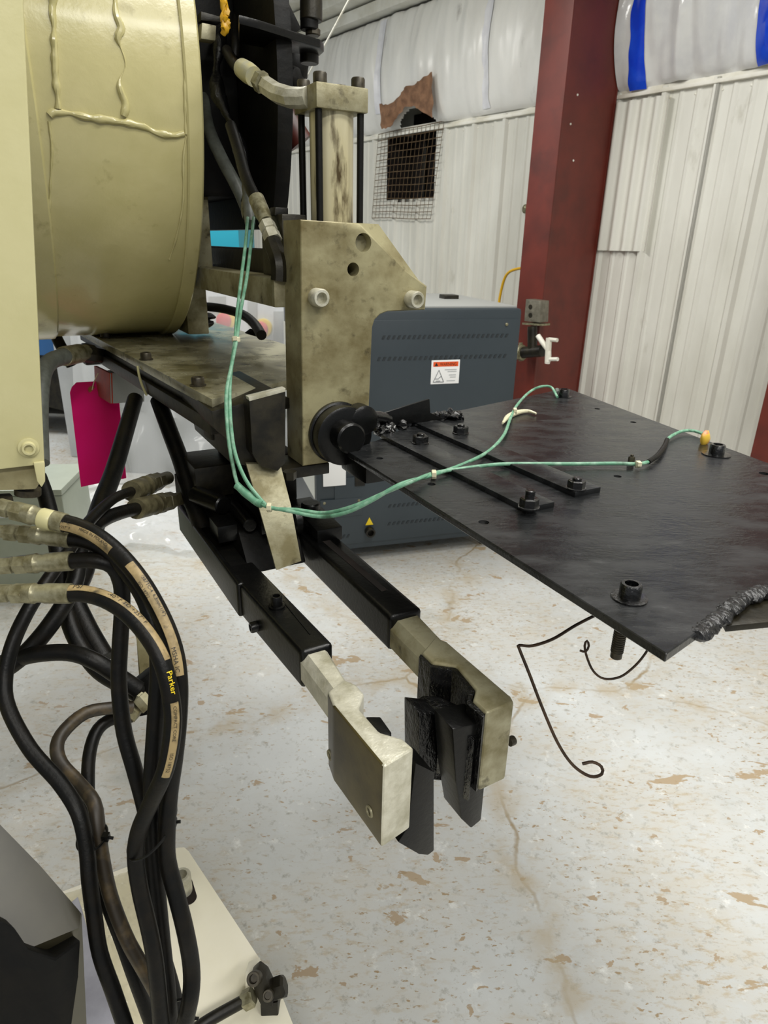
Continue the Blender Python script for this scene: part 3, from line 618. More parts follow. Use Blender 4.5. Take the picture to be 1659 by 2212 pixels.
# ------------------------------------------------------------------ hydraulic cylinder
HC=root('hydraulic_cylinder','upright hydraulic cylinder with square cap, tie rods and oily pale barrel','hydraulic cylinder',W(-1.30,.607,1.50))
bm=nb(); mbox(bm,-1.355,-1.25,.553,.657,1.724,1.764,.003); obj('end_cap',bm,steel,HC)
barm=mat('oily_barrel',S(200,192,160),S(178,168,130),10,.4,.7,rough=.3,metal=.2,c3=S(70,56,28),s3=21,lo3=.53,hi3=.66,stretch=(1.6,1.6,.35))
bm=nb(); cyl(bm,W(-1.302,.606,1.50),W(-1.302,.606,1.725),.0415,n=48); obj('barrel',bm,barm,HC)
for a in (-1.262,-1.342):
    for b in (.562,.647):
        bm=nb(); cyl(bm,W(a,b,1.50),W(a,b,1.73),.0065,n=14); obj('tie_rod',bm,blk_soot,HC)
for a,b in ((-1.265,.567),(-1.265,.643),(-1.340,.567),(-1.340,.643)): cap_screw('cap_bolt',HC,W(a,b,1.764),ZZ,.0125,.017,bolt_m)
bm=nb(); mbox(bm,-1.35,-1.19,.56,.65,1.47,1.515,.002); obj('base_cap',bm,steel,HC)
R=root('hose_elbow_fitting','silver hose elbow screwed into the left side of the cylinder cap','fitting',D(600,190,1.42))
bm=nb(); tube(bm,[D(490,110,1.42),D(505,135,1.37),D(522,150,1.33)],.0115,14); obj('rubber_hose',bm,rubber,R)
bm=nb(); lathe(bm,D(520,146,1.33),D(566,178,1.28)-D(520,146,1.33),[(0,.008),(.002,.0145),(.006,.018),(.035,.0195),(.06,.018)],24); obj('ferrule',bm,mat('cream_splashed_ferrule',S(176,174,150),S(196,188,136),40,rough=.4,metal=.2),R)
bm=nb(); lathe(bm,D(558,173,1.285),D(585,192,1.265)-D(558,173,1.285),[(0,.017),(.003,.0195),(.018,.0195),(.02,.015),(.026,.015)],6,.2); obj('hex_nut',bm,zincm,R)
bm=nb(); tube(bm,[D(576,186,1.265),D(600,202,1.24),D(628,211,1.21),B(650,212,.545),B(664,210,.553)],.0175,8,.03,sm=False); obj('elbow',bm,steel_l,R)
# ------------------------------------------------------------------ lug plate
LP=root('mounting_plate','thick upright stained steel plate with chamfered corner and a notch','steel plate',W(-1.2,.55,1.09))
def PB(L,a): return [W(a,b,c) for b,c in L]
outer=[(.477,1.088),(.484,1.537),(.652,1.533),(.738,1.436),(.751,1.425),(.749,1.380),(.662,1.379),(.646,1.374),(.634,1.364),(.629,1.350),(.621,1.088)]
inner=[(.4785,1.0895),(.4855,1.5355),(.598,1.5335),(.700,1.452),(.749,1.4235),(.7475,1.3815),(.661,1.3805),(.645,1.3755),(.633,1.3655),(.6275,1.351),(.6195,1.0895)]
mid=[outer[0],outer[1],(.645,1.535),(.737,1.437)]+outer[4:]
bm=nb(); loft(bm,[PB(outer,-1.252),PB(mid,-1.182),PB([outer[0],outer[1],(.605,1.5345),(.704,1.450)]+outer[4:],-1.1715),PB(inner,-1.17)]); lp=obj('plate',bm,steel_plate,LP)
cut(lp,[(A(785,524,-1.17)+MU*.01,A(785,524,-1.17)-MU*.06,.0165),(A(763,582,-1.17)+MU*.01,A(763,582,-1.17)-MU*.06,.0122)])
for x,y,r in ((785,524,.0165),(763,582,.0122)):
    bm=nb(); q=A(x,y,-1.17); cyl(bm,q-MU*.055,q-MU*.0595,r*.99,n=20); obj('hole_shade',bm,hole,LP)  # dark disc put in to stand for the shade inside each hole
for i,(x,y) in enumerate(((683,642),(888,646))):
    cap_screw('cap_bolt',LP,A(x,y,-1.17),MU,.0165,.026,steel_l)
bm=nb(); lathe(bm,A(728,933,-1.17),MU,[(0,.062),(.008,.062),(.010,.0585),(.038,.0585),(.041,.053),(.041,.02)],64); hb=obj('hub_collar',bm,blk,LP,label='glossy black hub collar')
# ------------------------------------------------------------------ black table
TB=root('work_table','large flat black painted steel table plate with bolted straps and torch cut edge','table',W(-.8,.9,1.12))
cT=1.13
tp=[H(750,975,cT),H(830,945,cT),H(905,908,cT),H(990,887,cT),H(1225,838,cT),H(1440,919,cT),H(1659,1000,cT),W(-.35,1.16,cT),W(-.20,1.12,cT),W(-.22,.80,cT),H(1659,1268,cT),H(1632,1275,cT),H(1600,1290,cT),H(1565,1318,cT),H(1525,1352,cT),H(1440,1412,cT)]
bm=nb(); prism(bm,tp,-ZZ*.011,.0012,1); tb=obj('table_plate',bm,tabm,TB)
hl=[(820,990,.007),(1045,1128,.008),(1290,883,.007),(1368,912,.007),(1651,1023,.009),(932,1046,.007),(1334,1029,.007)]
cut(tb,[(H(x,y,cT)+ZZ*.02,H(x,y,cT)-ZZ*.03,r) for x,y,r in hl])
for a0_,a1_,b0_,b1_ in ((-1.15,-.698,.642,.698),(-1.235,-.716,.758,.815)):
    bm=nb(); mbox(bm,a0_,a1_,b0_,b1_,cT-.0005,cT+.009,.0015); obj('strap',bm,tabm,TB)
def nut(x,y,r,h,st,c=cT+.009):
    bm=nb(); p=H(x,y,c); lathe(bm,p,ZZ,[(0,r*1.12),(.002,r*1.12),(.0025,r)],24); hex_nut(bm,p+ZZ*.002,ZZ,r,h,.4,st,.52); obj('hex_nut',bm,blk_gloss,TB)
nut(908,957,.0155,.014,.004); nut(995,936,.0155,.014,.004); nut(1142,1096,.0145,.014,.012); nut(1244,1055,.0145,.013,.004)
cap_screw('table_bolt',TB,H(1217,857,cT),ZZ,.0145,.018,blk_gloss,washer=.022)
cap_screw('table_bolt',TB,H(1547,982,cT),ZZ,.0145,.018,blk_gloss,washer=.027)
cap_screw('table_bolt',TB,H(1359,1292,cT),ZZ,.0125,.016,blk_gloss,washer=.0205)
bm=nb(); p=H(1352,1300,cT); cyl(bm,p-ZZ*.075,p-ZZ*.008,.0068,n=14,ch=.001)
for k in range(14): lathe(bm,p-ZZ*(.028+.003*k),ZZ,[(0,.0066),(.0012,.0076),(.0024,.0066)],14,cap=False)
obj('stud_end',bm,bolt_m,TB)
bm=nb(); prism(bm,[H(1560,1335,cT-.0115),H(1570,1352,cT-.0115),H(1675,1342,cT-.0115),W(-.20,1.0,cT-.0115),W(-.5,1.0,cT-.0115)],-ZZ*.008,.001); obj('under_plate',bm,dark_steel,TB)
# torch cut edge lumps
bm=nb(); P=smooth_path([H(1440,1412,cT),H(1525,1352,cT),H(1565,1318,cT),H(1600,1290,cT),H(1632,1277,cT),H(1665,1270,cT)],.005)
for i,q in enumerate(P):
    if i<len(P)*.28: continue
    blob(bm,q+Vector((random.uniform(-.002,.002),random.uniform(-.002,.002),-.0045)),.011,.009,.0075,i*.3,.3,2,1.8,axes=(MU,MV,ZZ))
obj('torch_cut_edge',bm,mat('slag_black',S(20,20,21),S(40,40,42),60,.45,.7,rough=.3,bump=.8,bscale=90),TB)
# hub bits, gusset and heavy weld
bm=nb(); lathe(bm,A(742,938,-1.13),MU,[(0,.030),(.035,.030),(.038,.026)],40); obj('hub_stub',bm,blk,TB)
bm=nb(); lathe(bm,A(772,902,-1.16),MU,[(0,.03),(.03,.03),(.034,.024)],32); obj('hub_lobe',bm,blk,TB)
bm=nb(); mbox(bm,-1.16,-1.05,.555,.66,1.075,1.125,.006); obj('hub_bracket',bm,blk,TB)
bm=nb(); tube(bm,[A(752,905,-1.15),A(790,897,-1.17),A(822,900,-1.19),A(838,905,-1.2)],.011,14,.008,.15); obj('hub_rod',bm,blk_gloss,TB)
g0=-1.20
bm=nb(); prism(bm,[A(818,925,g0),A(820,895,g0),A(928,862,g0),A(930,892,g0),A(960,905,g0)],MU*-.006,.001); obj('gusset_plate',bm,blk,TB)
bm=nb(); P=smooth_path([H(822,938,cT),H(850,925,cT),H(900,912,cT),H(940,905,cT),H(985,903,cT)],.006); rnd=random.Random(3)
for i,q in enumerate(P):
    for k in range(3): blob(bm,q+MU*rnd.uniform(-.02,.018)+MV*rnd.uniform(-.01,.01)+ZZ*rnd.uniform(-.002,.012),rnd.uniform(.006,.013),rnd.uniform(.006,.013),rnd.uniform(.005,.011),i*3+k,.7,2,axes=(MU,MV,ZZ))
obj('weld_lumps',bm,blk_gloss,TB,label='lumpy glossy weld')
# ------------------------------------------------------------------ deck
DK=root('clamp_deck','oily steel deck plate on a dark slide block below the cream drum','machine deck',W(-1.7,.4,1.1))
cD=1.235
dk=[H(157,703,cD),H(457,862,cD),H(611,824,cD),H(640,818,cD),H(640,752,cD),H(611,742,cD),H(457,694,cD),H(355,668,cD)]
bm=nb(); prism(bm,dk,-ZZ*.02,.0015); obj('deck_plate',bm,deckm,DK)
for x,y in ((227,729),(316,777),(428,833)): cap_screw('deck_bolt',DK,H(x,y,cD),ZZ,.0125,.014,bolt_m,washer=.016)
for x,y in ((180,706),(476,850)):
    bm=nb(); lathe(bm,H(x,y,cD)-ZZ*.001,ZZ,[(0,.014),(.002,.014),(.0025,.011),(.0015,.008)],24); obj('plug',bm,steel,DK)
e0=H(157,703,cD); e1=H(457,862,cD); de=(e1-e0).normalized(); dn=Vector((-de.y,de.x,0)); dn=dn if dn.dot(MV)>0 else -dn
def DF(l,n,c): return e0+de*l+dn*n+ZZ*(c-e0.z)
LD=(e1-e0).length
bm=nb(); mbox(bm,.03,LD-.03,.012,.17,1.192,1.214,.002,DF); obj('slide_rail',bm,dark_steel,DK)
bm=nb(); mbox(bm,.10,LD-.02,.0,.15,1.163,1.192,.002,DF); obj('slide_rail',bm,dark_steel,DK)
bm=nb(); mbox(bm,LD-.12,LD-.075,.02,.06,1.135,1.164,.004,DF); obj('stop_lug',bm,dark_steel,DK)
bm=nb(); tube(bm,[DF(LD*.62,-.004,1.222),DF(LD*.63,-.006,1.20),DF(LD*.645,-.006,1.18),DF(LD*.66,-.004,1.163)],.003,8,.01); obj('paint_run',bm,cream,DK)
# head block
bm=nb(); prism(bm,[A(457,888,-1.16),A(612,850,-1.16),A(612,985,-1.16),A(560,1012,-1.16),A(498,1000,-1.16),A(490,950,-1.16),A(462,925,-1.16)],MU*-.26,.003); obj('slide_block',bm,dark_steel,DK)
bm=nb(); prism(bm,[A(538,862,-1.125),A(617,842,-1.125),A(617,1000,-1.125),A(600,1018,-1.125),A(565,1008,-1.125),A(545,980,-1.125)],MU*-.035,.002); obj('cheek_plate',bm,dark_steel,DK)
bm=nb(); prism(bm,[A(537,858,-1.124),A(617,838,-1.124),A(617,846,-1.124),A(539,867,-1.124)],MU*-.018,.001); obj('cheek_cap',bm,steel_l,DK,label='bright machined top edge')
bm=nb(); mbox(bm,-1.26,-1.17,.43,.535,1.064,1.087,.003); obj('foot_flange',bm,dark_steel,DK)
bm=nb(); hex_nut(bm,A(625,1018,-1.15),-ZZ,.014,.016); obj('foot_nut',bm,dark_steel,DK)
# leaning steel bar
bm=nb(); prism(bm,[A(532,1002,-1.15),A(606,1002,-1.15),A(628,1090,-1.10),A(651,1212,-1.06),A(597,1232,-1.06),A(566,1120,-1.10)],MU*-.014+MV*.002,.001); obj('drop_bar',bm,steel,DK,label='flat pale steel bar hanging from the slide block')
# limit switch
R=root('limit_switch','orange and grey switch block under the deck edge','switch',D(240,850,1.9))
p=D(204,800,1.92)
def LS(x,n,z): return p+MU*x+MV*n+ZZ*z
q=[A(205,790,-1.86),A(240,800,-1.86),A(240,872,-1.86),A(205,850,-1.86)]
bm=nb(); prism(bm,[D(203,790,1.98),D(236,806,1.86),D(238,872,1.86),D(206,852,1.98)],MV*.008,.001); obj('orange_face',bm,ored,R)
bm=nb(); prism(bm,[D(237,806,1.86),D(312,800,1.92),D(312,868,1.92),D(239,872,1.86)],-MU*.05,.002); obj('grey_face',bm,greym,R)
# tag
R=root('hang_tag','bright pink card tag hanging below the steel deck','tag',D(210,1040,2.0))
bm=nb(); V=[]
cor=[D(151,848,1.98),D(155,836,1.98),D(165,826,1.98),D(205,824,1.97),D(254,838,1.96),D(272,1033,1.84),D(223,1042,1.85),D(175,1052,1.86)]
prism(bm,cor,Vector((.0005,.0018,0))); tg=obj('card',bm,pink,R)
bm=nb(); p=D(199,842,1.965); lathe(bm,p,EYE-p,[(0,.011),(.002,.011),(.003,.006)],18); obj('eyelet',bm,mat('brass_eyelet',S(150,84,40),None,rough=.5,metal=.4),R)
bm=nb(); tube(bm,[D(199,842,1.96),D(203,825,1.95),D(212,806,1.93)],.0015,6,.01); obj('string',bm,tie,R)
# side fitting on deck with grey hose
R=root('hydraulic_hose','thick grey hose with crimped fitting entering the back corner of the deck','hose',D(150,770,1.7))
bm=nb(); tube(bm,[D(86,1000,1.5),D(84,900,1.55),D(90,815,1.6),D(108,782,1.68),D(140,769,1.75)],.021,16); obj('rubber_hose',bm,rubber_g,R)
bm=nb(); lathe(bm,D(136,770,1.75),D(190,760,1.85)-D(136,770,1.75),[(0,.022),(.003,.0255),(.07,.0255),(.08,.021),(.10,.021)],22); obj('ferrule',bm,zincm,R)
bm=nb(); lathe(bm,D(180,762,1.84),D(215,768,1.88)-D(180,762,1.84),[(0,.026),(.03,.026),(.032,.02),(.06,.02)],8); obj('adapter',bm,dark_steel,R)
bm=nb(); mbox(bm,.10,.19,-.012,.045,1.135,1.19,.006,DF); obj('port_block',bm,dark_steel,R)
strand('hydraulic_hose',[D(92,670,1.95),D(108,700,1.95),D(130,745,1.95),D(155,790,1.98)],.016,rubber,'black hose emerging under the drum at the back corner of the deck')
strand('hydraulic_hose',[D(355,668,2.2),D(410,662,2.1),D(470,665,1.95),D(520,678,1.85),D(548,698,1.75),D(565,724,1.66)],.013,rubber,'black hose arched over the far side of the deck')
bm=nb()
for i,(x,y,rr) in enumerate(((380,675,.035),(420,672,.03),(440,690,.025),(400,682,.035),(450,676,.018))): blob(bm,D(x,y+8,2.05),rr*1.3,rr,rr*.55,i,.5)
obj('pipe_clamp',bm,blk_soot,DK)
bm=nb(); prism(bm,[D(535,722,1.76),D(548,712,1.76),D(566,718,1.74),D(570,732,1.74)],-MU*.03,.002); obj('hose_bracket',bm,blk_soot,DK)
# ------------------------------------------------------------------ gripper arms
LA=root('gripper_arm','left black gripper arm ending in a bright steel jaw','gripper arm',W(-.95,.32,.85),'pair of gripper arms')
def arm(parent,b0,b1,b2,b3,a0,a1,c0,c1):
    bm=nb(); hexa(bm,[W(a0,b0,c0),W(a1,b2,c0),W(a1,b3,c0),W(a0,b1,c0),W(a0,b0,c1),W(a1,b2,c1),W(a1,b3,c1),W(a0,b1,c1)],.008,4); return obj('arm_tube',bm,blk,parent)
arm(LA,.280,.335,.300,.352,-1.08,-.762,.886,.950)
bm=nb(); hexa(bm,[W(-1.43,.277,.886),W(-1.0,.280,.886),W(-1.0,.294,.886),W(-1.43,.290,.886),W(-1.43,.277,.950),W(-1.0,.280,.952),W(-1.0,.294,.952),W(-1.43,.290,.950)],.005,3); obj('guide_rail',bm,blk,LA)
bm=nb(); hexa(bm,[W(-1.40,.29,.895),W(-1.04,.29,.895),W(-1.04,.335,.895),W(-1.40,.335,.895),W(-1.40,.29,.93),W(-1.04,.29,.93),W(-1.04,.335,.93),W(-1.40,.335,.93)],.003); obj('inner_slide',bm,blk_soot,LA)
bm=nb(); mbox(bm,-.93,-.80,.330,.3315,.949,.9512,.0); obj('slot_edge',bm,blk_soot,LA)
bm=nb(); hexa(bm,[W(-1.15,.2865,.895),W(-.88,.2945,.895),W(-.88,.2965,.895),W(-1.15,.2885,.895),W(-1.15,.2865,.925),W(-.88,.2945,.925),W(-.88,.2965,.925),W(-1.15,.2885,.925)]); obj('side_slot',bm,hole,LA)
cap_screw('arm_bolt',LA,H(598,1309,.951),ZZ,.0095,.016,blk,washer=.0135)
cap_screw('arm_bolt',LA,B(558,1352,.292),-MV,.0095,.014,blk)
bm=nb(); 
def cbar(bm,P0,P1,ct,cb,chl,chr=0):
    """bar between two cross lines (left,right points at height ct) with chamfered left shoulder"""
    rg=[]
    for (l,r) in (P0,P1):
        w_=(r-l).normalized(); rg.append([l-ZZ*(ct-cb),l-ZZ*chl,l+w_*chl*.9,r-w_*.004,r-ZZ*.004,r-ZZ*(ct-cb)])
    loft(bm,rg)
def Hp(x,y,c): return H(x,y,c)
cbar(bm,(H(628,1388,.943),H(690,1376,.943)),(H(712,1500,.943),H(752,1475,.943)),.943,.900,.012); obj('jaw_shank',bm,steel_l,LA)
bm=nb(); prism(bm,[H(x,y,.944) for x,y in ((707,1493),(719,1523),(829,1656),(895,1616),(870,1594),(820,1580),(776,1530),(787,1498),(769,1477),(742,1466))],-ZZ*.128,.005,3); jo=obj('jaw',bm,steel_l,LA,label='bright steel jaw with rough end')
jo.data.materials.append(mat('dark_brown_side',S(92,82,50),S(52,46,28),9,.35,.62,rough=.3,metal=.3,bump=.05))
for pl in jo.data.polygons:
    if pl.normal.dot(MV)<-.7: pl.material_index=1  # faces turned to the left carry the darker brown
for x,y in ((722,1628),(808,1748)): cap_screw('jaw_screw',LA,B(x,y,.305),-MV,.0085,.008,steel)
bm=nb(); lathe(bm,B(763,1598,.3048),-MV,[(0,.009),(.0006,.009),(.0008,.006)],18); obj('plugged_hole',bm,steel,LA)
bm=nb(); prism(bm,[H(x,y,.925) for x,y in ((790,1548),(822,1548),(846,1582),(842,1600),(800,1600))],-ZZ*.11,.002); obj('jaw_pad',bm,blk,LA,label='black jaw pad')
bm=nb(); prism(bm,[A(898,1648,-.53),A(938,1668,-.53),A(938,1838,-.53),A(925,1848,-.53),A(905,1846,-.53),A(860,1820,-.53),A(880,1790,-.53)],-MU*.05,.002); obj('pad_flange',bm,blk,LA,label='black pad flange')
RA=root('gripper_arm','right black gripper arm ending in a dull steel jaw with black lined mouth','gripper arm',W(-.95,.50,.85),'pair of gripper arms')
bm=nb(); hexa(bm,[W(-1.20,.462,.886),W(-.788,.463,.886),W(-.788,.524,.886),W(-1.20,.524,.886),W(-1.20,.462,.950),W(-.788,.463,.950),W(-.788,.524,.950),W(-1.20,.524,.950)],.009,4); obj('arm_tube',bm,blk,RA)
bm=nb(); hexa(bm,[W(-1.10,.486,.9495),W(-.868,.492,.9495),W(-.868,.504,.9495),W(-1.10,.502,.9495),W(-1.10,.486,.9506),W(-.868,.492,.9506),W(-.868,.504,.9506),W(-1.10,.502,.9506)]); obj('top_slot',bm,hole,RA)
bm=nb(); hexa(bm,[W(-1.26,.475,.945),W(-1.10,.475,.945),W(-1.10,.53,.945),W(-1.26,.53,.945),W(-1.26,.475,.985),W(-1.10,.475,.975),W(-1.10,.53,.975),W(-1.26,.53,.985)],.003); obj('clamp_head',bm,blk,RA)
cap_screw('arm_bolt',RA,W(-.90,.524,.918),MV,.008,.01,steel)
bm=nb(); cbar(bm,(H(835,1335,.940),H(890,1312,.940)),(H(925,1425,.940),H(962,1388,.940)),.940,.893,.014); obj('jaw_shank',bm,steel,RA)
RJ=[(911,1409),(934,1431),(987,1438),(1028,1488),(1021,1511),(1051,1540),(1111,1516),(1104,1503),(966,1385),(940,1375)]
bm=nb(); prism(bm,[H(x,y,.944) for x,y in RJ],-ZZ*.132,.005,3); obj('jaw',bm,steel,RA,label='dull steel jaw with gouged end')
bm=nb(); prism(bm,[H(x,y,.940) for x,y in ((909,1412),(932,1434),(985,1441),(1026,1490),(1019,1514),(1049,1543),(1044,1550),(1008,1520),(1013,1492),(978,1448),(930,1441),(905,1418))],-ZZ*.125,.001); obj('jaw_lining',bm,blk_rough,RA,label='sooty black lining')
bm=nb(); prism(bm,[H(x,y,.905) for x,y in ((897,1512),(914,1501),(948,1504),(985,1520),(1002,1548),(1030,1570),(1025,1600),(985,1580),(962,1545),(912,1538),(899,1528))],-ZZ*.105,.003); obj('jaw_pad',bm,blk_rough,RA,label='black coated jaw pad')
bm=nb(); prism(bm,[A(905,1540,-.60),A(960,1545,-.60),A(975,1600,-.60),A(985,1690,-.60),A(930,1685,-.60),A(905,1640,-.60)],-MU*.04,.003); obj('pad_body',bm,blk_rough,RA)
bm=nb(); prism(bm,[A(978,1575,-.545),A(1046,1560,-.545),A(1048,1690,-.545),A(1040,1772,-.545),A(1018,1790,-.545),A(997,1770,-.545),A(985,1690,-.545)],-MU*.045,.003); obj('pad_flange',bm,blk,RA,label='black pad flange')
cap_screw('jaw_screw',RA,A(1106,1600,-.56)+MV*-.004,MV,.007,.008,bolt_m)
# carriage between arms
CR=root('arm_carriage','black greasy carriage block with fittings behind the gripper arms','carriage',W(-1.35,.40,.9))
bm=nb(); hexa(bm,[W(-1.50,.29,.90),W(-1.12,.34,.90),W(-1.12,.46,.90),W(-1.50,.46,.90),W(-1.50,.29,1.0),W(-1.18,.34,.97),W(-1.18,.46,.97),W(-1.50,.46,1.0)],.006); obj('carriage_block',bm,blk_soot,CR)
bm=nb(); mbox(bm,-1.46,-1.33,.30,.42,.99,1.06,.006); obj('valve_block',bm,dark_steel,CR)
bm=nb(); mbox(bm,-1.44,-1.26,.38,.50,.98,1.09,.008); obj('rear_block',bm,blk_soot,CR)
bm=nb(); cyl(bm,W(-1.34,.30,1.0),W(-1.25,.335,1.0),.02,n=20,ch=.003); cyl(bm,W(-1.30,.36,.985),W(-1.16,.36,.985),.014,n=16,ch=.002); mbox(bm,-1.30,-1.14,.375,.41,.97,1.0,.003); mbox(bm,-1.24,-1.18,.30,.34,.95,.985,.003); obj('linkage',bm,blk,CR)
bm=nb(); tube(bm,[D(402,1030,1.50),D(425,1003,1.48),D(440,1010,1.45),D(452,1040,1.42)],.019,14,.01); obj('rusty_elbow',bm,wirem,CR)
bm=nb(); cyl(bm,W(-1.19,.50,.96),W(-1.19,.50,1.0),.02,n=20,ch=.003); cyl(bm,W(-1.17,.447,.975),W(-1.17,.465,.975),.03,n=24,ch=.003); obj('pivot_pin',bm,blk,CR)
# ------------------------------------------------------------------ hoses
def hosef(pts,r,label,fit=None,fm=None,step=.008,m=None,group=None):
    R=root('hydraulic_hose',label,'hose',pts[0],'hydraulic hoses hanging in the lower left bundle'); pa=Path(pts,step); bm=nb(); tube(bm,pa.P,r,16,sm=False); obj('rubber_hose',bm,m or rubber,R)
    if fit:
        d=(pa.P[3]-pa.P[0]).normalized(); e=fitting(R,pa.P[1],d,fit[0],fit[1],fit[2],fit[3],m=fm)
        bm=nb(); cyl(bm,e,e-d*fit[4],fit[0]*.72,n=16); obj('adapter_tube',bm,fm or zincm,R)
    return R,pa
def DD(L): return [D(x,y,t) for x,y,t in L]
R1,P1=hosef(DD([(122,1127,.74),(160,1135,.74),(205,1155,.735),(255,1195,.73),(305,1255,.72),(348,1330,.715),(375,1400,.71),(386,1470,.71),(385,1550,.72),(376,1640,.73),(366,1712,.74),(360,1800,.745),(362,1860,.75),(380,1930,.75),(400,2010,.75),(413,2085,.76),(412,2150,.76),(395,2230,.77)]),.0098,'outermost black hose of the front bundle with tan printed line, top fitting',(.0112,.048,None,.026,.03))
band(P1,.003,.078,.0098,.0105,.45,layline,R1); band(P1,.105,.235,.0098,.0105,-.1,layline,R1)
hose_text(P1,'-40° C',.006,.0052,.0098,-.0035,.35,blackp,R1); hose_text(P1,'+257° F',.008,.0045,.0098,.0025,.35,blackp,R1)
hose_text(P1,'MADE IN POLAND',.034,.0046,.0098,-.0002,.35,blackp,R1)
hose_text(P1,'387TC-4  6.3mm(1/4")',.125,.0052,.0098,.0005,-.25,blackp,R1); hose_text(P1,'ISO 18752',.128,.0046,.0098,.0052,-.1,blackp,R1)
hose_text(P1,'MSHA IC',.206,.0066,.0098,.003,-.05,blackp,R1)
R2,P2=hosef(DD([(134,1164,.76),(175,1166,.76),(225,1185,.755),(275,1235,.75),(315,1300,.745),(337,1380,.74),(342,1450,.74),(336,1560,.745),(328,1690,.755),(330,1790,.76),(333,1850,.765),(342,1950,.77),(352,2050,.775),(362,2140,.78),(368,2230,.79)]),.0096,'black hose from the second fitting down the front bundle',(.0108,.046,None,.026,.04))
R3,P3=hosef(DD([(136,1214,.75),(175,1210,.75),(215,1212,.75),(245,1225,.755),(261,1258,.765),(264,1310,.77),(259,1400,.77),(257,1480,.77),(268,1580,.77),(290,1660,.77),(309,1730,.775),(320,1790,.78),(316,1850,.785),(326,1930,.79),(338,2030,.795),(352,2120,.80),(372,2230,.81)]),.0092,'black hose from the third fitting turning sharply downwards',(.0112,.050,None,.026,.03))
R4,P4=hosef(DD([(134,1284,.70),(175,1282,.70),(225,1294,.695),(275,1325,.69),(320,1375,.685),(350,1430,.68),(368,1500,.68),(373,1570,.685),(358,1660,.695),(325,1735,.71),(300,1795,.72),(293,1850,.725),(302,1920,.73),(325,2020,.735),(338,2100,.74),(350,2230,.75)]),.0092,'black hose from the lowest fitting with temperature print along its arc',(.0108,.050,None,.026,.04))
band(P4,.003,.142,.0092,.0082,-.75,layline,R4); band(P4,.183,.265,.0092,.0085,-.3,layline,R4)
hose_text(P4,'0  PSI',.006,.008,.0092,.002,-.8,blackp,R4); hose_text(P4,'-40° F TO +257° F',.052,.0064,.0092,.002,-.75,blackp,R4)
hose_text(P4,'Parker',.152,.0085,.0092,.002,-.3,yellow,R4); hose_text(P4,'COMPACT CORE',.186,.0048,.0092,.002,-.3,blackp,R4); hose_text(P4,'ISO 18752',.236,.0052,.0092,.002,-.3,blackp,R4)
# cream splash on first ferrule
bm=nb(); d=(P1.P[3]-P1.P[0]).normalized(); q=P1.P[0]; lathe(bm,q-d*.004,-d,[(0,.0113),(.001,.0118),(.013,.0118),(.014,.0113)],20); obj('paint_splash',bm,cream,R1)
# hoses behind from arm carriage
hosef(DD([(287,1060,1.30),(250,1075,1.22),(215,1103,1.12),(180,1142,1.02),(145,1195,.95),(105,1250,.90),(60,1320,.86),(27,1392,.84),(11,1467,.83),(18,1530,.82),(66,1619,.81),(130,1692,.80),(170,1757,.79),(187,1830,.785),(193,1900,.78),(203,1976,.78),(216,2059,.78),(245,2142,.78),(275,2230,.78)]),.0092,'black hose in the widest left loop, from the upper carriage fitting',(.0205,.09,None,.05,.05),fm=fitd)
hosef(DD([(298,1098,1.28),(262,1107,1.22),(225,1122,1.15),(190,1150,1.08),(172,1195,1.02),(160,1262,.98),(119,1335,.95),(62,1405,.93),(5,1450,.92),(-30,1470,.92)]),.0125,'black hose crossing behind the bundle from the lower carriage fitting',(.0205,.09,None,.05,.04),fm=fitd)
hosef(DD([(84,1030,1.10),(98,1070,1.08),(113,1130,1.05),(128,1210,1.02),(138,1290,1.0),(160,1370,.98),(205,1440,.97),(255,1475,.96),(300,1498,.95)]),.0125,'black hose dropping from under the cream panel to the brass elbows')
hosef(DD([(292,862,1.60),(272,930,1.50),(245,1020,1.38),(222,1080,1.28),(200,1150,1.18),(180,1228,1.08),(158,1290,1.04),(180,1350,1.02),(222,1425,1.0)]),.018,'thick black hose slanting down from under the deck')
hosef(DD([(342,865,1.55),(366,930,1.50),(392,1000,1.46),(415,1080,1.42),(440,1150,1.38)]),.0185,'thick black hose running from the deck into the arm carriage')
hosef(DD([(-30,1445,.93),(20,1428,.93),(80,1413,.92),(150,1410,.92),(205,1428,.92),(255,1460,.93),(300,1490,.94)]),.0118,'black hose lying nearly level across the left loops')
hosef(DD([(285,1528,.94),(235,1530,.92),(185,1540,.90),(142,1575,.88),(123,1610,.86),(132,1650,.85),(168,1690,.84),(203,1735,.82),(212,1790,.81),(222,1860,.81),(240,1940,.81),(275,2030,.81),(320,2110,.82),(368,2200,.83)]),.0088,'brown worn hose making the small inner loop on the left',m=mat('worn_brown_rubber',S(40,33,22),S(84,70,46),30,.5,.7,rough=.5))
hosef(DD([(285,1548,.96),(245,1552,.94),(212,1575,.92),(194,1625,.90),(190,1700,.88),(196,1790,.86),(208,1860,.86),(232,1950,.86),(262,2030,.86),(290,2110,.86),(330,2220,.87)]),.0088,'black hose falling just inside the small brown loop')
hosef(DD([(318,1790,.80),(300,1880,.81),(318,1960,.82),(348,2050,.83),(372,2130,.83),(392,2220,.84)]),.0088,'short black hose bulging at the back of the lower bundle')
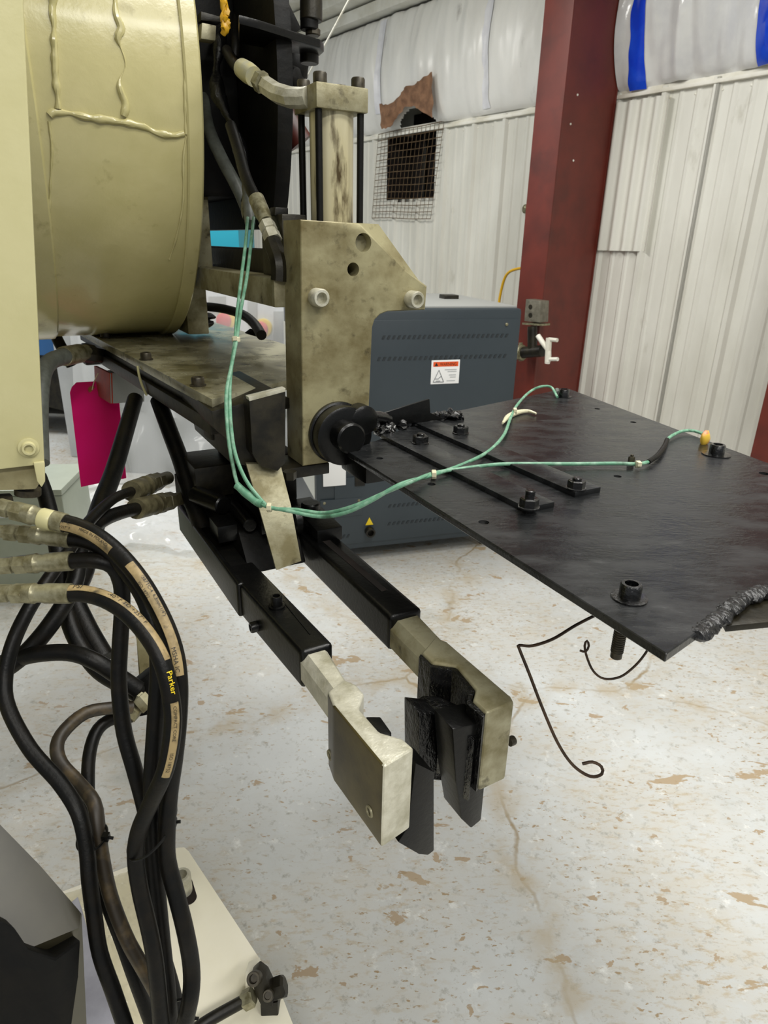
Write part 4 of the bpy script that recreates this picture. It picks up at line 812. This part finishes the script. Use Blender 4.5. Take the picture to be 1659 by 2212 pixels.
# elbows cluster and grey post
EC=root('brass_elbows','greasy brass and steel elbow fittings behind the hanging hoses','fitting',D(310,1530,.97))
bm=nb(); prism(bm,[D(272,1555,.98),D(350,1540,.98),D(355,1500,.98),D(340,1440,.98),D(300,1470,.98),D(262,1500,.98)],Vector((0,.03,0)),.004); obj('manifold_block',bm,blk_soot,EC)
for (x0,y0,x1,y1,r) in ((275,1490,312,1518,.010),(300,1505,322,1530,.012),(276,1530,300,1545,.012),(330,1545,352,1530,.011)):
    bm=nb(); cyl(bm,D(x0,y0,.955),D(x1,y1,.955),r,n=6,ch=.001); obj('elbow',bm,steel if r>.0115 else zincm,EC)
bm=nb(); prism(bm,[D(283,1350,1.30),D(330,1352,1.30),D(338,1500,1.25),D(300,1500,1.25),D(293,1380,1.30)],Vector((0,.05,0)),.006); obj('support_post',bm,steel_plate,EC,label='flat grey steel post')
# zip ties on bundles
def ztie(P,rx,ry,ax,label):
    R=root('cable_tie',label,'cable tie',P,'black cable ties on the hose bundle'); bm=nb(); x,y=ax; pts=[P+x*math.cos(t)*rx+y*math.sin(t)*ry for t in [2*math.pi*i/20 for i in range(20)]]
    tube(bm,pts+[pts[0]],.0016,6,.01); obj('strap',bm,blk,R); bm=nb(); q=P+x*rx; bmesh.ops.create_cube(bm,size=.008,matrix=Matrix.Translation(q)); cyl(bm,q,q+x*.009+ZZ*-.002,.002,n=6); obj('buckle',bm,blk,R)
rx=rt.copy()
ztie(D(199,1808,.80),.0165,.020,(rx,(fw+up*.55).normalized()),'black cable tie around the left hose strand')
ztie(D(330,1790,.755),.024,.045,((rx+up*.3).normalized(),(fw+up*.3).normalized()),'black cable tie around the right hose strand')
ztie(D(378,2203,.775),.019,.024,((rx+up*.1).normalized(),(fw+up*.3).normalized()),'black cable tie at the very bottom of the hose bundle')
# ------------------------------------------------------------------ green cables
def tabc(L,h=.006): return [H(x,y,cT+h) for x,y in L]
gA=DD([(548,470,1.33),(543,520,1.31),(533,600,1.28),(520,670,1.25),(511,733,1.22),(500,790,1.20),(489,850,1.17),(491,920,1.16),(500,990,1.16),(517,1055,1.16),(548,1080,1.15),(575,1094,1.14),(620,1103,1.13),(690,1116,1.12),(745,1108,1.095),(800,1083,1.08)])+[H(865,1046,cT+.010)]
gA+=tabc([(935,1026),(1000,1003),(1055,975),(1088,940),(1102,905)],.008)+tabc([(1115,878),(1140,850)],.012)+tabc([(1165,836),(1190,836)],.02)+tabc([(1204,858)],.004)
gB=DD([(535,470,1.33),(530,530,1.31),(520,610,1.28),(512,680,1.25),(508,733,1.22),(500,790,1.21),(496,850,1.18),(499,920,1.16),(508,980,1.16),(530,1035,1.15),(558,1073,1.145),(585,1097,1.14),(640,1101,1.135),(700,1108,1.125),(760,1095,1.09),(830,1065,1.08)])+[H(890,1040,cT+.014)]
gB+=tabc([(938,1022),(1000,1012),(1080,1003),(1160,1002),(1250,1002),(1330,1001),(1382,1002),(1412,992),(1430,972),(1445,946),(1475,931),(1500,931),(1520,938)],.008)
Rg=root('green_cable','green cable ending at the bolt on the far corner of the table','cable',gA[0]); bm=nb(); tube(bm,gA,.0034,10,.01,.05,80); obj('cable_jacket',bm,greenc,Rg)
bm=nb(); tube(bm,DD([(512,1048,1.158),(530,1065,1.153),(548,1080,1.148),(566,1090,1.142)]),.0072,12,.006,.25,70); obj('cable_joint',bm,greenc,Rg,label='thick wrapped joint')
bm=nb(); lathe(bm,H(1203,842,cT+.015),H(1212,862,cT+.002)-H(1203,842,cT+.015),[(0,.006),(.022,.0065)],14); obj('cable_lug',bm,rubber_g,Rg)
Rg=root('green_cable','green cable ending at the orange lug on the right side of the table','cable',gB[0]); bm=nb(); tube(bm,gB,.0034,10,.01,.05,80); obj('cable_jacket',bm,greenc,Rg)
bm=nb(); blob(bm,H(1523,947,cT+.012),.013,.008,.017,1,.25,2,axes=(MV,MU,ZZ)); obj('wire_lug',bm,mat('orange_yellow_lug',S(226,130,96),S(214,176,60),30,.45,.55,rough=.4),Rg,label='orange wire lug')
bm=nb(); tube(bm,tabc([(1400,998),(1420,984),(1435,964),(1441,950)],.0085),.0048,10,.008); obj('black_sleeve',bm,rubber,Rg)
def ntie(x,y,t,wd,label,pos=None,ax=None):
    P=pos or D(x,y,t); R=root('nylon_tie',label,'cable tie',P,'white nylon ties on the green cables'); bm=nb(); a=ax or rt; cyl(bm,P-ZZ*.0045,P+ZZ*.0045,wd,n=12,ch=.001) if abs(a.z)>.5 else cyl(bm,P-a*.004,P+a*.004,wd,n=12,ch=.001)
    obj('loop',bm,tie,R); bm=nb(); bmesh.ops.create_cube(bm,size=.007,matrix=Matrix.Translation(P-fw*.007)); obj('buckle',bm,tie,R); return R
ntie(510,733,1.222,.008,'white nylon tie on the green cables in front of the deck',ax=ZZ)
ntie(582,1096,1.14,.0085,'white nylon tie where the green cables leave the thick joint')
ntie(0,0,0,.0085,'white nylon tie on the green cables at the near edge of the table',pos=H(937,1025,cT+.008))
ntie(0,0,0,.008,'white nylon tie on the green cable near the flattened cream loop',pos=H(1112,888,cT+.012))
ntie(0,0,0,.007,'white nylon tie on the cable beside the small dark post',pos=H(1378,1003,cT+.009))
bm=nb(); tube(bm,tabc([(1086,914),(1098,900),(1118,891),(1140,888),(1158,893)],.006),lambda t:.0025+.004*math.sin(math.pi*t),10,.006); obj('cream_strap',bm,tie,label='flattened cream strap loop tied to the cable on the table',cat='strap')
bm=nb(); hex_nut(bm,H(1362,1004,cT),ZZ,.006,.016,.2,.004); obj('small_post',bm,bolt_m,label='small dark post holding the cable on the table',cat='post')
# ------------------------------------------------------------------ wire hooks below the table
bm=nb(); tube(bm,DD([(1300,1322,.93),(1245,1350,.93),(1195,1380,.92),(1150,1395,.91),(1122,1394,.90),(1122,1402,.90),(1142,1452,.90),(1172,1530,.90),(1205,1605,.90),(1238,1653,.90),(1275,1677,.90),(1300,1672,.90),(1299,1656,.90),(1280,1646,.90),(1258,1650,.90)]),.0022,8,.004); obj('wire_hook',bm,wirem,label='long rusty bent wire hook hanging below the table',cat='hook')
bm=nb(); tube(bm,DD([(1415,1375,.86),(1395,1410,.87),(1372,1438,.88),(1340,1462,.88),(1305,1466,.88),(1282,1450,.88),(1268,1420,.88),(1263,1395,.88),(1268,1384,.88),(1272,1395,.88),(1265,1408,.88),(1253,1405,.88)]),.0016,8,.004); obj('wire_hook',bm,wirem,label='small curled wire hook under the front corner of the table',cat='hook')
# ------------------------------------------------------------------ lower machine base
BS=root('floor_plinth','cream painted base slab at the lower left with a slot and clear film','machine base',W(-1,.05,0))
cB=.2
bm=nb(); prism(bm,[H(105,1936,cB),H(383,1830,cB),H(398,1829,cB),H(408,1838,cB),W(-.80,.2505,cB),W(-.3,.2505,cB),W(-.3,-.7,cB),W(-1.2,-.7,cB)],-ZZ*.06,.003); obj('base_slab',bm,cream_base,BS)
bm=nb(); mbox(bm,-1.15,-.35,-.65,.20,0,.14,.003); obj('base_plinth',bm,cream_base,BS)
bm=nb(); V=[]
fa,fb,fc,fd=H(115,1945,cB),H(300,1878,cB),H(420,2230,cB),H(190,2230,cB)
for i in range(61):
    row=[]
    for j in range(91):
        u,v=i/60,j/90; p=fa.lerp(fb,u).lerp(fd.lerp(fc,u),v); row.append(bm.verts.new(p+ZZ*(.003+.007*abs(noise.noise(p*22))+.006*abs(noise.noise(p*60))+.003*abs(noise.noise(p*140)))))
    V.append(row)
for a,b in zip(V,V[1:]):
    for j in range(90): bm.faces.new((a[j],a[j+1],b[j+1],b[j]))
obj('protective_film',bm,film2,BS,label='wrinkled glossy clear film')
bm=nb(); p=H(403,1925,cB); 
sl=[]; 
for i in range(24):
    t=2*math.pi*i/24; q=Vector((math.cos(t),math.sin(t),0))*.017; q+=MU*(.018 if q.dot(MU)>0 else -.018); sl.append(p+q)
prism(bm,[q+ZZ*.0003 for q in sl],ZZ*.0012); obj('bolt_slot',bm,hole,BS)
cap_screw('leveling_bolt',BS,H(396,1925,cB),ZZ,.0195,.05,steel_l,label='socket head leveling bolt')
R=root('spring_clevis','bolted rod clevis at the bottom edge of the base slab','clevis',H(570,2150,.22))
t0=1.18
bm=nb(); tube(bm,DD([(400,2240,1.12),(450,2205,1.14),(530,2160,1.18)]),.0105,14,.01); obj('rod',bm,dark_steel,R)
bm=nb(); dv=(D(560,2145,t0)-D(530,2160,t0)); lathe(bm,D(524,2164,t0),dv,[(0,.013),(.003,.0165),(.02,.0165),(.023,.013)],6,.5); obj('hex_nut',bm,zincm,R)
bm=nb(); prism(bm,[D(540,2112,t0),D(556,2098,t0),D(574,2112,t0),D(592,2150,t0),D(588,2176,t0),D(566,2178,t0),D(552,2150,t0)],fw*.03,.003); obj('clevis_plate',bm,dark_steel,R)
for x,y,r,h in ((553,2112,.012,.03),(580,2150,.010,.01)): cap_screw('clevis_bolt',R,D(x,y,t0-.004),-fw+up*.6,r,h,bolt_m)
bm=nb(); lathe(bm,D(590,2138,t0+.02),D(606,2132,t0+.02)-D(590,2138,t0+.02),[(0,.02),(.02,.02),(.024,.014)],6); obj('side_nut',bm,dark_steel,R)
bm=nb(); prism(bm,[D(562,2172,t0+.01),D(600,2165,t0+.01),D(606,2300,t0+.06),D(568,2300,t0+.06)],fw*.05,.003); obj('clevis_post',bm,dark_steel,R)
bm=nb(); prism(bm,[D(530,2100,t0+.03),D(556,2090,t0+.03),D(562,2200,t0+.05),D(528,2200,t0+.05)],fw*.03,.003); obj('rear_lug',bm,cream_base,R)
# dark housing bottom left
HB=root('pump_housing','dark beige rounded steel housing at the bottom left corner','housing',D(20,2100,.7))
top=[(-120,1660),(0,1781),(85,1868),(158,1952),(170,1966),(174,1984),(171,2004),(60,2050),(-120,2110)]
def shell(pts,ts): return [D(x,y,t) for (x,y),t in zip(pts,ts)]
ts=[.80,.80,.80,.80,.80,.795,.785,.74,.70]
P0=shell(top,ts); dn_=Vector((-.02,.10,-.42))
bm=nb(); rings=[P0,[p+Vector((-.004,-.002,-.012)) if i in(5,6,7,8) else p+Vector((0,.004,-.012)) for i,p in enumerate(P0)],[p+Vector((-.125*min(1,max(.3,(i-3)/3)),.02,-.30)) for i,p in enumerate(P0)]]
loft(bm,rings); obj('housing_shell',bm,darkbeige,HB)
bm=nb(); prism(bm,[D(-60,1980,.70),D(5,1990,.70),D(30,2003,.70),D(62,2050,.71),D(120,2068,.73),D(174,2030,.76),D(170,2110,.76),D(152,2240,.75),D(-60,2260,.7)],Vector((-.03,.03,-.03)),.003); obj('lower_guard',bm,blk_soot,HB)
GP=root('spattered_plate','paint spattered grey plate between the dark housing and the cream slab','steel plate',H(200,2100,.28))
bm=nb(); prism(bm,[H(150,1952,.30),H(168,1937,.30),H(176,1960,.30),H(190,2010,.30),H(197,2045,.30),H(235,2120,.30),H(292,2240,.30),H(60,2240,.30),H(100,2000,.30)],-ZZ*.008,.001); obj('plate',bm,grplate,GP)
bm=nb(); mbox(bm,-.95,-.75,-.20,-.10,.2,.293,.002); obj('stand',bm,grplate,GP)
